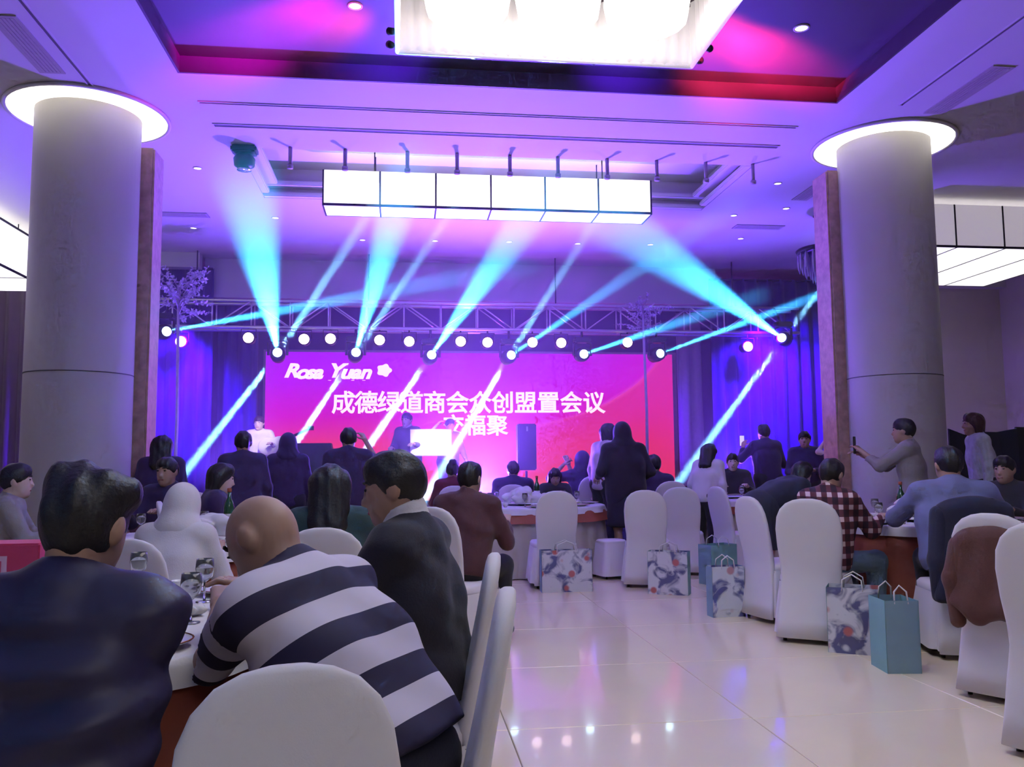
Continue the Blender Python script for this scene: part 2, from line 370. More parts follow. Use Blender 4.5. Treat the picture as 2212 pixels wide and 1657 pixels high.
ch2 = dup(t, (1.13, -3.4, 0), 0, 'added unseen second chandelier of sheer white pleats lighting the near chairs')  # unseen copy behind the camera, added to brighten the near chairs
def pendant(name, x0, x1, y0, y1, z0, z1, nseg, label, mface, mbot, along='x'):
    t = thing(name, label, 'pendant lamp', ((x0+x1)/2, (y0+y1)/2, z0), 0, 'boxed panel pendant lamps')
    hx, hy, H = (x1-x0)/2, (y1-y0)/2, z1-z0
    rd = .012
    if along == 'x':
        for i in range(nseg):
            a, b = -hx+2*hx*i/nseg+.012, -hx+2*hx*(i+1)/nseg-.012
            box('side_panel', (a, -hy, .03), (b, -hy+.01, H), mface, t)
            box('side_panel', (a, hy-.01, .03), (b, hy, H), mface, t)
            box('bottom_panel', (a, -hy+.012, 0), (b, hy-.012, .012), mbot, t)
        for i in range(nseg+1):
            x = -hx+2*hx*i/nseg
            box('frame_rib', (x-.010, -hy-.006, -.004), (x+.010, hy+.006, .014), m_dark, t)
            box('frame_post', (x-.010, -hy-.006, .014), (x+.010, -hy+.006, H), m_dark, t)
            box('frame_post', (x-.010, hy-.006, .014), (x+.010, hy+.006, H), m_dark, t)
        box('end_panel', (-hx, -hy+.01, .02), (-hx+.008, hy-.01, H), mface, t); box('end_panel', (hx-.008, -hy+.01, .02), (hx, hy-.01, H), mface, t)
        for s in (-1, 1): box('bottom_rail', (-hx, s*hy-.012, .0), (hx, s*hy+.012, .028), m_dark, t)
    else:
        for i in range(nseg):
            a, b = -hy+2*hy*i/nseg+.012, -hy+2*hy*(i+1)/nseg-.012
            box('side_panel', (-hx, a, .03), (-hx+.01, b, H), mface, t)
            box('side_panel', (hx-.01, a, .03), (hx, b, H), mface, t)
            box('bottom_panel', (-hx+.012, a, 0), (hx-.012, b, .012), mbot, t)
        for i in range(nseg+1):
            y = -hy+2*hy*i/nseg
            box('frame_rib', (-hx-.006, y-.01, -.004), (hx+.006, y+.01, .014), m_dark, t)
        box('end_panel', (-hx+.01, -hy, .02), (hx-.01, -hy+.008, H), mface, t); box('end_panel', (-hx+.01, hy-.008, .02), (hx-.01, hy, H), mface, t)
        for s in (-1, 1):
            box('bottom_rail', (s*hx-.012, -hy, 0), (s*hx+.012, hy, .028), m_dark, t)
            box('top_rail', (s*hx-.012, -hy, H-.02), (s*hx+.012, hy, H+.01), m_dark, t)
    for sx in (-.7, .7):
        for sy in (-.7, .7): tube('suspension_rod', [(sx*hx, sy*hy, H-.01), (sx*hx, sy*hy, HC+.4-z0 if along == 'x' and nseg == 6 else HC-z0)], .008, m_dark, t)
    return t
pendant('panel_pendant', -1.0, 3.16, 10.5, 10.95, 4.43, 4.88, 6, 'long white six-panel pendant lamp in the small coffer before the stage', m_lamp, m_lamp)
pl = at(40, 480, 9.5)
pendant('panel_pendant', -6.6, -5.45, 8.0, 14.0, 3.98, 4.62, 6, 'white panel pendant lamp over the dark plum wall curtain bay', m_lamp, m_lamp, 'y')
pendant('panel_pendant', 6.75, 9.6, 10.6, 13.0, 4.12, 4.72, 4, 'frosted panel pendant lamp with bright underside in the beige wall bay', m_lampdim, m_lamp)
# dark hanger brackets along the front edge of the small coffer
hb = None
for px in (637, 750, 880, 985, 1098, 1202, 1310, 1420, 1530, 1637):
    x = atz(px, 345, HC)[0]
    if hb is None:
        hb = thing('hanger_bracket', 'short dark bracket hanging from the front edge of the small coffer', 'bracket', (x, SY0-.06, HC), 0, 'hanger brackets before the white pendant')
        tube('bracket_stem', [(0, 0, 0), (0, 0, -.2)], .022, m_grill, hb); lathe('bracket_cap', [(.02, -.2), (.034, -.205), (.034, -.245), (.01, -.25)], m_grill, hb, 12)
    else: dup(hb, (x, SY0-.06, HC), 0)

# ------------------------------------------------------------------ big screen with lettering
SCX, SCY = 1.36, 16.5
sc = thing('led_screen', 'huge magenta to red stage screen with white lettering', 'screen', (SCX, SCY, 0))
ms = bpy.data.materials.new('screen_image'); ms.use_nodes = True; nt = ms.node_tree; nt.nodes.clear()
out = nt.nodes.new('ShaderNodeOutputMaterial'); em = nt.nodes.new('ShaderNodeEmission'); tc = nt.nodes.new('ShaderNodeTexCoord'); sp = nt.nodes.new('ShaderNodeSeparateXYZ')
nt.links.new(tc.outputs['Object'], sp.inputs[0]); em.inputs[1].default_value = 1.0
def mathn(op, a, b=None, c=None):
    n = nt.nodes.new('ShaderNodeMath'); n.operation = op
    for i, v in enumerate((a, b, c)):
        if v is None: continue
        if isinstance(v, (int, float)): n.inputs[i].default_value = v
        else: nt.links.new(v, n.inputs[i])
    return n.outputs[0]
def mixc(f, a, b):
    n = nt.nodes.new('ShaderNodeMix'); n.data_type = 'RGBA'
    nt.links.new(f, n.inputs[0])
    for i, v in ((6, a), (7, b)):
        if isinstance(v, tuple): n.inputs[i].default_value = (*v, 1)
        else: nt.links.new(v, n.inputs[i])
    return n.outputs[2]
ramp = nt.nodes.new('ShaderNodeValToRGB'); cr = ramp.color_ramp
v01 = mathn('DIVIDE', mathn('ADD', sp.outputs[2], -0.6), 2.8)
nt.links.new(v01, ramp.inputs[0])
cr.elements[0].position = 0.0; cr.elements[0].color = (1.0, 0.34, 0.22, 1)
cr.elements[1].position = 1.0; cr.elements[1].color = (0.42, 0.0, 0.95, 1)
for p, c in ((0.14, (0.98, 0.08, 0.17, 1)), (0.36, (0.92, 0.045, 0.24, 1)), (0.55, (0.70, 0.0, 0.52, 1)), (0.78, (0.52, 0.0, 0.86, 1))):
    e = cr.elements.new(p); e.color = c
# red toward the far end and a sweeping lighter arc
rx = mathn('SMOOTH_MAX', mathn('DIVIDE', mathn('ADD', sp.outputs[0], -0.4), 4.2), 0.0, 0.1)
c1 = mixc(mathn('MULTIPLY', rx, 0.55), ramp.outputs[0], (0.85, 0.01, 0.22))
dx = mathn('ADD', sp.outputs[0], -0.2); dz = mathn('ADD', sp.outputs[2], -4.15)
rad = mathn('SQRT', mathn('ADD', mathn('MULTIPLY', mathn('MULTIPLY', dx, dx), 0.36), mathn('MULTIPLY', dz, dz)))
edge = mathn('ABSOLUTE', mathn('ADD', rad, -2.26))
arc = mathn('MAXIMUM', mathn('SUBTRACT', 1.0, mathn('DIVIDE', edge, 0.05)), 0.0)
outm = mathn('MULTIPLY', mathn('GREATER_THAN', rad, 2.26), mathn('MINIMUM', mathn('MAXIMUM', mathn('DIVIDE', mathn('ADD', sp.outputs[0], -0.8), 1.6), 0.0), 1.0))
c2 = mixc(mathn('MULTIPLY', outm, 0.6), c1, (0.80, 0.03, 0.14))
c3 = mixc(mathn('MULTIPLY', mathn('MULTIPLY', arc, mathn('GREATER_THAN', sp.outputs[0], 1.0)), 0.4), c2, (0.95, 0.10, 0.55))
nt.links.new(c3, em.inputs[0]); nt.links.new(em.outputs[0], out.inputs[0])
box('display', (-3.95, -0.02, 0.55), (3.95, 0.0, 3.38), ms, sc)
for a, b in (((-3.99, .40), (-3.95, 3.42)), ((3.95, .40), (4.03, 3.42)), ((-3.95, 3.38), (3.95, 3.42)), ((-3.95, .40), (3.95, .55))):
    box('screen_frame', (a[0], -.04, a[1]), (b[0], .12, b[1]), m_leg, sc)
box('screen_cabinet', (-3.95, 0.0, .40), (3.95, .12, 3.42), m_black, sc)
m_text = mat('lit_lettering', (0.9, 0.85, 0.85), 0.5, emit=(1.0, 0.80, 0.83), strength=1.15); m_text.cycles.emission_sampling = 'NONE'
def text(body, px, py, size, sx=1.0, off=0.008, shear=0.0):
    cu = bpy.data.curves.new('lettering', 'FONT'); cu.body = body; cu.size = size; cu.align_x = 'CENTER'; cu.align_y = 'CENTER'
    cu.extrude = 0.004; cu.bevel_depth = 0.009; cu.offset = off; cu.shear = shear; cu.resolution_u = 3; cu.materials.append(m_text)
    tmp = bpy.data.objects.new('lettering_outline', cu); col.objects.link(tmp)
    me = bpy.data.meshes.new_from_object(tmp.evaluated_get(bpy.context.evaluated_depsgraph_get())); bpy.data.objects.remove(tmp)
    if not me.materials: me.materials.append(m_text)
    o = bpy.data.objects.new('lettering', me); link(o, sc)
    p = at(px, py, SCY-.03); o.location = (p[0]-SCX, -.03, p[2]); o.rotation_euler = (R(90), 0, 0); o.scale = (sx, 1, 1)
    return o
for k, ch in enumerate('成德绿道商会众创盟置会议'): text(ch, 742+k*49.2, 873, 0.45, 1.0, 0.0)
for k, ch in enumerate('交福聚'): text(ch, 980+k*47, 922, 0.42, 1.0, 0.0)
for ch, px in zip('RosaYuan', (628, 651, 668, 685, 722, 746, 767, 788)): text(ch, px, 802 if ch in 'RY' else 805, 0.36, 1.15, 0.006, 0.35)
p = at(830, 800, SCY-.03)
pet = []
for k in range(40):
    a = 2*math.pi*k/40; r = .115*(1+.13*math.cos(5*a))
    pet.append((p[0]-SCX+r*1.15*math.cos(a), p[2]+r*math.sin(a)))
V = [(x, -.035, z) for x, z in pet] + [(x, -.028, z) for x, z in pet]
F = [tuple(range(40)), tuple(reversed(range(40, 80)))] + [(k, 40+k, 40+(k+1) % 40, (k+1) % 40) for k in range(40)]
mesh('petal_emblem', V, F, m_text, sc)
for px, wd in ((712, .2), (762, .1), (786, .14)):
    p = at(px, 822, SCY-.03); lathe('logo_stroke', [(.03, 0), (.03, .006)], m_text, sc, 12).location = (p[0]-SCX, -.035, p[2])
    o = sc.children[-1]

# ------------------------------------------------------------------ lighting truss and stage lights
TRY, TZ0, TZ1 = 14.45, 3.50, 3.94
tr = thing('lighting_truss', 'long aluminium box truss spanning the stage front with lamps hung below', 'truss', (0, 0, 0))
for y in (TRY-.16, TRY+.16):
    for z in (TZ0, TZ1):
        tube('truss_chord', [(-4.45, y, z), (6.95, y, z)], .028, m_alu, tr)
x = -4.35; up = True
while x < 6.8:
    for y in (TRY-.16, TRY+.16):
        tube('truss_brace', [(x, y, TZ0), (x, y, TZ1)], .014, m_alu, tr, 6)
        tube('truss_brace', [(x, y, TZ0 if up else TZ1), (min(x+.62, 6.9), y, TZ1 if up else TZ0)], .012, m_alu, tr, 6)
    tube('truss_brace', [(x, TRY-.16, TZ0), (x, TRY+.16, TZ0)], .012, m_alu, tr, 6)
    x += .62; up = not up
for x in (-3.4, -0.6, 2.6, 5.8):
    tube('hoist_chain', [(x, TRY, TZ1), (x, TRY, HC-.004)], .012, m_dark, tr, 6)
# par cans
def parcan(px, py, label):
    p = at(px, py, TRY-.15)
    t = thing('par_lamp', label, 'stage lamp', p, 0, 'warm white stage lamps under the truss')
    rg = [[(x, -z, y) for x, y, z in circ(r, zz, 16)] for r, zz in ((.045, -.24), (.085, -.20), (.095, -.04), (.105, 0), (.105, .02), (.088, .018))]
    cn = loft('lamp_can', rg, m_dark, t)
    rg = [[(x, -z, y) for x, y, z in circ(r, zz, 16)] for r, zz in ((.087, .0), (.085, .022), (.04, .032))]
    loft('lens', rg, m_par, cn)
    h = TZ0-p[2]
    tube('yoke', [(-.118, .0, 0), (-.118, .0, min(.15, h)), (.118, .0, min(.15, h)), (.118, .0, 0)], .01, m_dark, t, 6)
    tube('clamp_stem', [(0, .0, min(.15, h)-.005), (0, -.008, h-.015)], .014, m_dark, t, 6)
    return t
for px, py in ((537, 730), (657, 733), (714, 732), (820, 735), (884, 738), (995, 738), (1053, 740), (1150, 740), (1212, 741), (1355, 740)):
    parcan(px, py, 'warm white par lamp hung under the truss above the screen')
parcan(391, 738, 'warm white par lamp over the blue curtain beneath the silver branches')
parcan(1615, 749, 'warm white par lamp over the blue curtain beside the screen end')
# moving heads
def mover(px, py, aim, label, Y=TRY-.2):
    S = at(px, py, Y); T = np.array(aim)
    if S[2]+.30 > TZ0: Y = TRY-.50; S = at(px, py, Y)          # too high to hang below: held out before the truss
    t = thing('moving_head_lamp', label, 'stage lamp', S, 0, 'cyan moving head lamps on the truss')
    d = Vector(T-S).normalized(); q = d.to_track_quat('Z', 'Y').to_matrix()
    rg = [[tuple(q @ Vector(c)) for c in circ(r, z, 20)] for r, z in ((.06, -.20), (.115, -.16), (.125, -.02), (.11, .10), (.077, .105))]
    hd = loft('lamp_head', rg, m_dark, t)
    rg = [[tuple(q @ Vector(c)) for c in circ(r, z, 20)] for r, z in ((.075, .10), (.073, .108), (.04, .115))]
    loft('lens', rg, m_beamlens, hd)
    h = max(TZ0-S[2], .26)
    tube('yoke_arm', [(-.15, 0, -.02), (-.15, 0, .18), (-.08, 0, .21)], .022, m_dark, t); tube('yoke_arm', [(.15, 0, -.02), (.15, 0, .18), (.08, 0, .21)], .022, m_dark, t)
    box('lamp_base', (-.15, -.1, .20), (.15, .1, .29), m_dark, t, .02)
    tube('clamp_stem', [(0, .03, .28), (0, TRY-.16-Y, h-.01)] if Y > TRY-.3 else [(0, .05, .26), (0, TRY-.162-Y, TZ1-S[2])], .02, m_dark, t)
    return t, S, d
CY = (0.04, 0.42, 1.0); BK = 42.0
BEAMS = [  # source pixel, wide aim, wide power, wide angle, thin aims
    ((600, 765), (520, 330, 7.4), 9000, 7.0, [((726, 570, 10.5), 1.5, 3200), ((488, 908, 13.3), 2.4, 7000)], 'cyan moving head lamp throwing a broad beam above the blue curtain'),
    ((768, 765), (850, 470, 9.0), 8000, 5.5, [((926, 530, 10.0), 1.4, 2600), ((650, 942, 13.2), 2.2, 8500)], 'cyan moving head lamp between the screen logo and the first line of lettering'),
    ((930, 770), (1118, 500, 9.0), 8000, 5.5, [((868, 860, 13.4), 2.2, 8500)], 'cyan moving head lamp over the start of the lettering'),
    ((1100, 770), (1370, 588, 9.8), 5000, 2.8, [((1192, 625, 11.0), 1.3, 2600), ((1045, 862, 13.4), 2.0, 8000)], 'cyan moving head lamp over the middle of the lettering'),
    ((1258, 766), (1345, 737, 12.0), 12000, 1.8, [], 'small moving head lamp with short white beam above the lettering end'),
    ((1420, 766), (1600, 700, 11.8), 16000, 2.2, [], 'moving head lamp with slanted white beam at the screen corner'),
    ((1692, 732), (1385, 520, 9.0), 9500, 6.0, [((1812, 573, 12.0), 1.8, 3200), ((1606, 850, 13.4), 2.2, 7000)], 'cyan moving head lamp beside the crystal bracket and beige wall column'),
    ((354, 717), (535, 684, 11.8), 18000, 2.0, [], 'moving head lamp beneath the silver branches by the marble pilaster'),
]
for (sx, sy), wa, wp, wang, thin, lab in BEAMS:
    aim = at(*wa)
    t, S, d = mover(sx, sy, aim, lab)
    src = Vector(S) + d*.13
    spot('beam', src, aim, CY, wp*BK, wang, 0.8, .02)
    for ta, an, pw in thin:  # added narrow beams that draw the flare-like streaks at the lamps
        a = Vector(at(*ta)); spot('beam', Vector(S)+(a-Vector(S)).normalized()*.21, a, (0.20, 0.58, 1.0), pw*BK*4, an, 0.8, .045)
# dark mirror ball lamp on the ceiling, catching the broad beam
p = atz(528, 340, HC-.12)
t = thing('ceiling_effect_lamp', 'dark effect lamp hung from the ceiling in the broad cyan beam', 'stage lamp', (p[0], p[1], HC))
box('lamp_base', (-.14, -.1, -.08), (.14, .1, 0), m_dark, t, .02); lathe('lamp_head', [(.05, -.26), (.11, -.22), (.12, -.14), (.08, -.08)], m_dark, t); lathe('lens', [(.08, -.262), (.08, -.268), (.02, -.27)], m_glass, t, 16)

# blue washes on the side curtains
spot('blue_curtain_wash', (-3.4, 14.0, 3.4), (-4.1, 14.9, 1.9), (0.10, 0.0, 1.0), 2200, 120, 1.0, .1)
spot('blue_curtain_wash', (6.0, 13.9, 3.5), (6.9, 15.0, 2.2), (0.10, 0.0, 1.0), 3000, 120, 1.0, .1)
spot('violet_bulkhead_wash', (1.2, 13.4, 1.2), (1.2, 15.0, 4.6), (0.35, 0.06, 1.0), 420, 130, 1.0, .1)
#PART2
# ------------------------------------------------------------------ soft bodies from blended rounded shapes
class Blob:
    """blended rounded shapes on a grid, skinned to one continuous surface"""
    def __init__(s, lo, hi, h):
        s.lo = np.array(lo, float); s.h = h
        n = np.ceil((np.array(hi)-s.lo)/h).astype(int)+1
        s.n = n; s.ax = [s.lo[i]+h*np.arange(n[i]) for i in range(3)]
        s.F = np.full(n, 1e3, np.float32)
    def sub(s, lo, hi):
        a = [max(0, int(math.floor((lo[i]-s.lo[i])/s.h))) for i in range(3)]
        b = [min(int(s.n[i]), int(math.ceil((hi[i]-s.lo[i])/s.h))+1) for i in range(3)]
        sl = tuple(slice(a[i], max(a[i], b[i])) for i in range(3))
        return sl, s.ax[0][sl[0]][:, None, None], s.ax[1][sl[1]][None, :, None], s.ax[2][sl[2]][None, None, :]
    def blend(s, sl, d, k):
        f = s.F[sl]; h = np.maximum(k-np.abs(f-d), 0)/k
        s.F[sl] = np.minimum(f, d)-h*h*k*.25
    def cone(s, a, b, ra, rb, k=.03):
        a, b = np.array(a, float), np.array(b, float); m = max(ra, rb)+.06+k
        sl, X, Y, Z = s.sub(np.minimum(a, b)-m, np.maximum(a, b)+m)
        if 0 in s.F[sl].shape: return
        ba = b-a; L = max(ba@ba, 1e-9)
        x, y, z = X-a[0], Y-a[1], Z-a[2]
        t = np.clip((x*ba[0]+y*ba[1]+z*ba[2])/L, 0, 1)
        d = np.sqrt((x-ba[0]*t)**2+(y-ba[1]*t)**2+(z-ba[2]*t)**2)-(ra+(rb-ra)*t)
        s.blend(sl, d, k)
    def _ell(s, c, r, A):
        c = np.array(c, float); m = max(r)+.08
        sl, X, Y, Z = s.sub(c-m, c+m)
        x, y, z = X-c[0], Y-c[1], Z-c[2]
        A = np.eye(3) if A is None else np.array(A)
        q = [x*A[i][0]+y*A[i][1]+z*A[i][2] for i in range(3)]
        k0 = np.sqrt(sum((q[i]/r[i])**2 for i in range(3)))+1e-6; k1 = np.sqrt(sum((q[i]/r[i]**2)**2 for i in range(3)))+1e-6
        return sl, k0*(k0-1)/k1
    def ell(s, c, r, A=None, k=.03):
        sl, d = s._ell(c, r, A)
        if d.size: s.blend(sl, d, k)
    def carve(s, c, r, A=None):
        sl, d = s._ell(c, r, A)
        if d.size: s.F[sl] = np.maximum(s.F[sl], -d)
    def plane(s, c, n):                       # cut away the side the normal points to
        X, Y, Z = s.ax[0][:, None, None], s.ax[1][None, :, None], s.ax[2][None, None, :]
        s.F = np.maximum(s.F, ((X-c[0])*n[0]+(Y-c[1])*n[1]+(Z-c[2])*n[2]).astype(np.float32))
    def ripple(s, fn):
        X, Y, Z = s.ax[0][:, None, None], s.ax[1][None, :, None], s.ax[2][None, None, :]
        s.F = s.F+fn(X, Y, Z).astype(np.float32)
    def skin(s):
        F = s.F; neg = F < 0; nx, ny, nz = F.shape
        S = np.zeros((nx-1, ny-1, nz-1, 3)); C = np.zeros((nx-1, ny-1, nz-1))
        for ax in range(3):
            o1, o2 = [i for i in range(3) if i != ax]
            lo = [slice(None)]*3; hi = [slice(None)]*3; lo[ax] = slice(0, -1); hi[ax] = slice(1, None)
            f0, f1 = F[tuple(lo)], F[tuple(hi)]; cr = (f0 < 0) != (f1 < 0)
            with np.errstate(all='ignore'): t = np.where(cr, f0/(f0-f1), 0)
            for i in (0, 1):
                for j in (0, 1):
                    q = [slice(None)]*3
                    q[o1] = slice(i, F.shape[o1]-1+i); q[o2] = slice(j, F.shape[o2]-1+j)
                    c = cr[tuple(q)]; tt = t[tuple(q)]
                    C += c; S[..., ax] += np.where(c, tt, 0); S[..., o1] += np.where(c, i, 0); S[..., o2] += np.where(c, j, 0)
        m = C > 0; idx = np.full(m.shape, -1); idx[m] = np.arange(m.sum())
        V = s.lo+s.h*(np.argwhere(m)+S[m]/C[m][:, None])
        Q = []
        for ax in range(3):
            o1, o2 = (ax+1) % 3, (ax+2) % 3
            lo = [slice(None)]*3; hi = [slice(None)]*3; lo[ax] = slice(0, -1); hi[ax] = slice(1, None)
            cr = neg[tuple(lo)] != neg[tuple(hi)]; p = np.argwhere(cr)
            ok = (p[:, o1] > 0) & (p[:, o2] > 0) & (p[:, o1] < F.shape[o1]-1) & (p[:, o2] < F.shape[o2]-1); p = p[ok]
            e1 = np.eye(3, dtype=int)[o1]; e2 = np.eye(3, dtype=int)[o2]
            q = np.stack([idx[tuple((p-e1-e2).T)], idx[tuple((p-e2).T)], idx[tuple(p.T)], idx[tuple((p-e1).T)]], 1)
            inv = ~neg[tuple(p.T)]; q[inv] = q[inv][:, ::-1]
            Q.append(q)
        return V, np.concatenate(Q)
def blobmesh(name, parts, m, parent, attr=None):
    Vs, Qs, o = [], [], 0
    for V, Q in parts: Vs.append(V); Qs.append(Q+o); o += len(V)
    V = np.concatenate(Vs); Q = np.concatenate(Qs)
    me = bpy.data.meshes.new(name); me.vertices.add(len(V)); me.vertices.foreach_set('co', V.astype(np.float32).ravel())
    me.loops.add(len(Q)*4); me.loops.foreach_set('vertex_index', Q.ravel().astype(np.int32))
    me.polygons.add(len(Q)); me.polygons.foreach_set('loop_start', np.arange(0, len(Q)*4, 4, dtype=np.int32))
    me.polygons.foreach_set('use_smooth', np.ones(len(Q), bool)); me.materials.append(m)
    if attr is not None:
        a = me.attributes.new('band', 'FLOAT', 'POINT'); a.data.foreach_set('value', attr(V).astype(np.float32))
    me.update(calc_edges=True); me.validate()
    return link(bpy.data.objects.new(name, me), parent)

# ------------------------------------------------------------------ people
def unit(v): v = np.array(v, float); return v/np.linalg.norm(v)
def rotm(ax, a):
    return np.array(Matrix.Rotation(a, 3, Vector(ax)))
SK = mat('skin', (0.42, 0.25, 0.19), 0.55, noise=0.08, nscale=15)
SKL = mat('pale_skin', (0.60, 0.42, 0.36), 0.55, noise=0.08, nscale=15)
LIPS = mat('lip_skin', (0.36, 0.12, 0.11), 0.5, noise=0.08)
HAIR = mat('black_hair', (0.012, 0.010, 0.014), 0.5, noise=0.4, nscale=60, bump=0.3, bscale=90)
HAIRB = mat('brown_hair', (0.06, 0.022, 0.018), 0.5, noise=0.4, nscale=60, bump=0.3, bscale=90)
def arm_ik(sh, tgt, pole, L1=.285, L2=.255):
    sh, tgt = np.array(sh), np.array(tgt, float); v = tgt-sh; d = np.linalg.norm(v); dm = min(d, (L1+L2)*.985)
    tgt = sh+v/d*dm; a = (L1*L1-L2*L2+dm*dm)/(2*dm); hh = math.sqrt(max(L1*L1-a*a, 0)); u = v/d
    p = np.array(pole, float); p = p-u*(p@u); p = p/(np.linalg.norm(p)+1e-9)
    return sh+u*a+p*hh, tgt
def hand_mesh(wr, fwd, side, nrm, h=.0065, curl=.5, sgn=1):
    """palm, four unequal bent fingers and a thumb leaving the side of the palm"""
    g = Blob(wr-.21, wr+.21, h)
    pal = wr+fwd*.05
    for q in (-.025, -.009, .009, .025): g.cone(wr+side*q*.6+fwd*.005, wr+fwd*.085+side*q, .014, .0125, .012)
    g.cone(wr-fwd*.05, wr+fwd*.01, .024, .022, .015)
    for q, L in ((-.030, .062), (-.010, .075), (.010, .080), (.030, .072)):
        b0 = wr+fwd*.085+side*q; c1 = math.cos(curl*.7); s1 = math.sin(curl*.7); b1 = b0+(fwd*c1+nrm*s1)*L*.5
        c2 = math.cos(curl*1.9); s2 = math.sin(curl*1.9); b2 = b1+(fwd*c2+nrm*s2)*L*.5
        g.cone(b0, b1, .0095, .0088, .004); g.cone(b1, b2, .0088, .0072, .004)
    t0 = wr+fwd*.03+side*.026; t1 = t0+(fwd*.55+side*.75+nrm*.35)*.042; t2 = t1+(fwd*.9+side*.25+nrm*.4)*.034
    g.cone(t0, t1, .0125, .0105, .008); g.cone(t1, t2, .0105, .0085, .004)
    return g.skin()
def person(label, x, y, rz, pose='sit', z0=0.0, s=1.0, lean=6, side=0, twist=0, head=(0, 0, 0), hands=None, pole=None,
           hair='short', top=None, bottom=None, skin=None, hm=None, h=.02, hs=.014, sleeve='long', jacket=False, group='guests at the banquet',
           folds=0.0, skirt=False, attr=None, collar=None, bare_legs=False, build=1.0, cat='person', foldfn=None, hem=None, legs=0.0):
    skin = skin or SK; hm = hm or HAIR
    hem = hem if hem is not None else (.05 if pose == 'sit' else .10)
    root = thing('person', label, cat, (x, y, z0), R(rz), group, s)
    hipz = .53 if pose == 'sit' else .93
    P = np.array([0, 0, hipz]); la, sa = R(lean), R(side)
    d = unit([math.sin(sa), math.sin(la)*math.cos(sa), math.cos(la)*math.cos(sa)])
    rv = unit(np.cross([0, 1, 0], d) if abs(d[1]) < .9 else [1, 0, 0]); rv = rv if rv[0] > 0 else -rv
    rv = unit(rotm(d, R(twist)) @ rv); fv = np.cross(d, rv)
    Cc = P+d*.27; S = P+d*.46; N = S+d*.055
    up = unit(d*.45+np.array([0, 0, .55])); hy, hp, hr = [R(a) for a in head]
    hu = up; hf = unit(fv-hu*(fv@hu)); hrt = np.cross(hf, hu)
    A = rotm(hu, hy); hf, hrt = A @ hf, A @ hrt
    A = rotm(hrt, -hp); hf, hu = A @ hf, A @ hu
    A = rotm(hf, hr); hu, hrt = A @ hu, A @ hrt
    Hc = N+unit(hu*.7+up*.3)*.122+hf*.02
    HM = [hrt, hf, hu]
    shl = {q: S+rv*q*.165*build-d*.02 for q in (-1, 1)}
    if hands is None: hands = ((-.17, .40, .825), (.17, .40, .825)) if pose == 'sit' else ((-.27, .06, .80), (.27, .06, .80))
    arms = {}
    for q, tg in zip((-1, 1), hands):
        pl = (q*.5, -.5, -.9) if pole is None else pole[(q+1)//2]
        arms[q] = arm_ik(shl[q], tg, pl)
    hips = {q: P+np.array([q*.09, 0, -.01]) for q in (-1, 1)}
    if pose == 'sit':
        LR = rotm((0, 0, 1), R(legs))
        knee = {q: P+LR @ np.array([q*.13, .42, -.02]) for q in (-1, 1)}; ank = {q: LR @ np.array([q*.13, .40, .09]) for q in (-1, 1)}
    else:
        knee = {q: np.array([q*.10, .02, .50]) for q in (-1, 1)}; ank = {q: np.array([q*.10, -.02, .09]) for q in (-1, 1)}
    pts = np.array([P, S, Hc+hu*.15, Hc-hu*.1]+[v for q in arms for v in arms[q]]+list(knee.values())+list(ank.values())+list(shl.values()))
    lo, hi = pts.min(0)-.26, pts.max(0)+.26
    # --- body: head, neck, trunk, limbs in one surface
    g = Blob(np.minimum(lo, lo), hi, hs)
    g.cone(P, S-d*.03, .06, .055, .05); g.cone(S-d*.03, N, .055, .052, .03); g.cone(N, Hc-hf*.02, .052, .05, .03)
    g.ell(Hc, (.074, .094, .098), HM, .02)
    g.ell(Hc+hf*.030-hu*.062, (.058, .066, .066), HM, .035)
    g.cone(Hc+hf*.07-hu*.105, Hc+hf*.05-hu*.10, .022, .03, .03)
    g.cone(Hc+hf*.088+hu*.005, Hc+hf*.108-hu*.038, .009, .014, .015)
    g.cone(Hc+hf*.088-hu*.072-hrt*.018, Hc+hf*.088-hu*.072+hrt*.018, .010, .010, .012)
    for q in (-1, 1):
        g.carve(Hc+hf*.098+hrt*q*.032+hu*.004, (.019, .014, .012), HM)
        g.ell(Hc+hrt*q*.078-hf*.008-hu*.012, (.012, .024, .034), HM, .012)
        g.ell(Hc+hf*.078+hrt*q*.031+hu*.004, (.013, .013, .013), HM, .006)
        e, wr = arms[q]; g.cone(shl[q], e, .042, .036, .03); g.cone(e, wr, .036, .025, .02)
        g.cone(hips[q], knee[q], .065, .05, .04); g.cone(knee[q], ank[q], .05, .034, .03)
        g.cone(ank[q], ank[q]+np.array([0, .10, -.045]), .032, .028, .02)
    parts = [g.skin()]
    for q in (-1, 1):
        e, wr = arms[q]; fw = unit(wr-e); sd = unit(np.cross(fw, [0, 0, 1]) if abs(fw[2]) < .9 else np.cross(fw, [0, 1, 0]))*(-q if True else 1)
        nr = np.cross(fw, sd)*(1 if (np.cross(fw, sd)[2] < 0) else -1)
        parts.append(hand_mesh(wr-fw*.01, fw, sd, nr))
    bd = blobmesh('body', parts, skin, root)
    for q in (-1, 1):
        g = Blob(Hc-.16, Hc+.16, .007); g.ell(Hc+hf*.0895+hrt*q*.031+hu*.004, (.013, .007, .007), HM, .01); blobmesh('eye', [g.skin()], HAIR, bd)
        g = Blob(Hc-.16, Hc+.16, .007); g.cone(Hc+hf*.093+hrt*q*.016+hu*.027, Hc+hf*.080+hrt*q*.046+hu*.028, .0075, .006, .01); blobmesh('eyebrow', [g.skin()], hm if hair != 'hood' else HAIR, bd)
    g = Blob(Hc-.16, Hc+.16, .007); g.cone(Hc+hf*.094-hu*.072-hrt*.018, Hc+hf*.094-hu*.072+hrt*.018, .0085, .0085, .01); blobmesh('lips', [g.skin()], LIPS, bd)
    # --- shirt, jacket or blouse
    tw = build
    g = Blob(lo, hi, h)
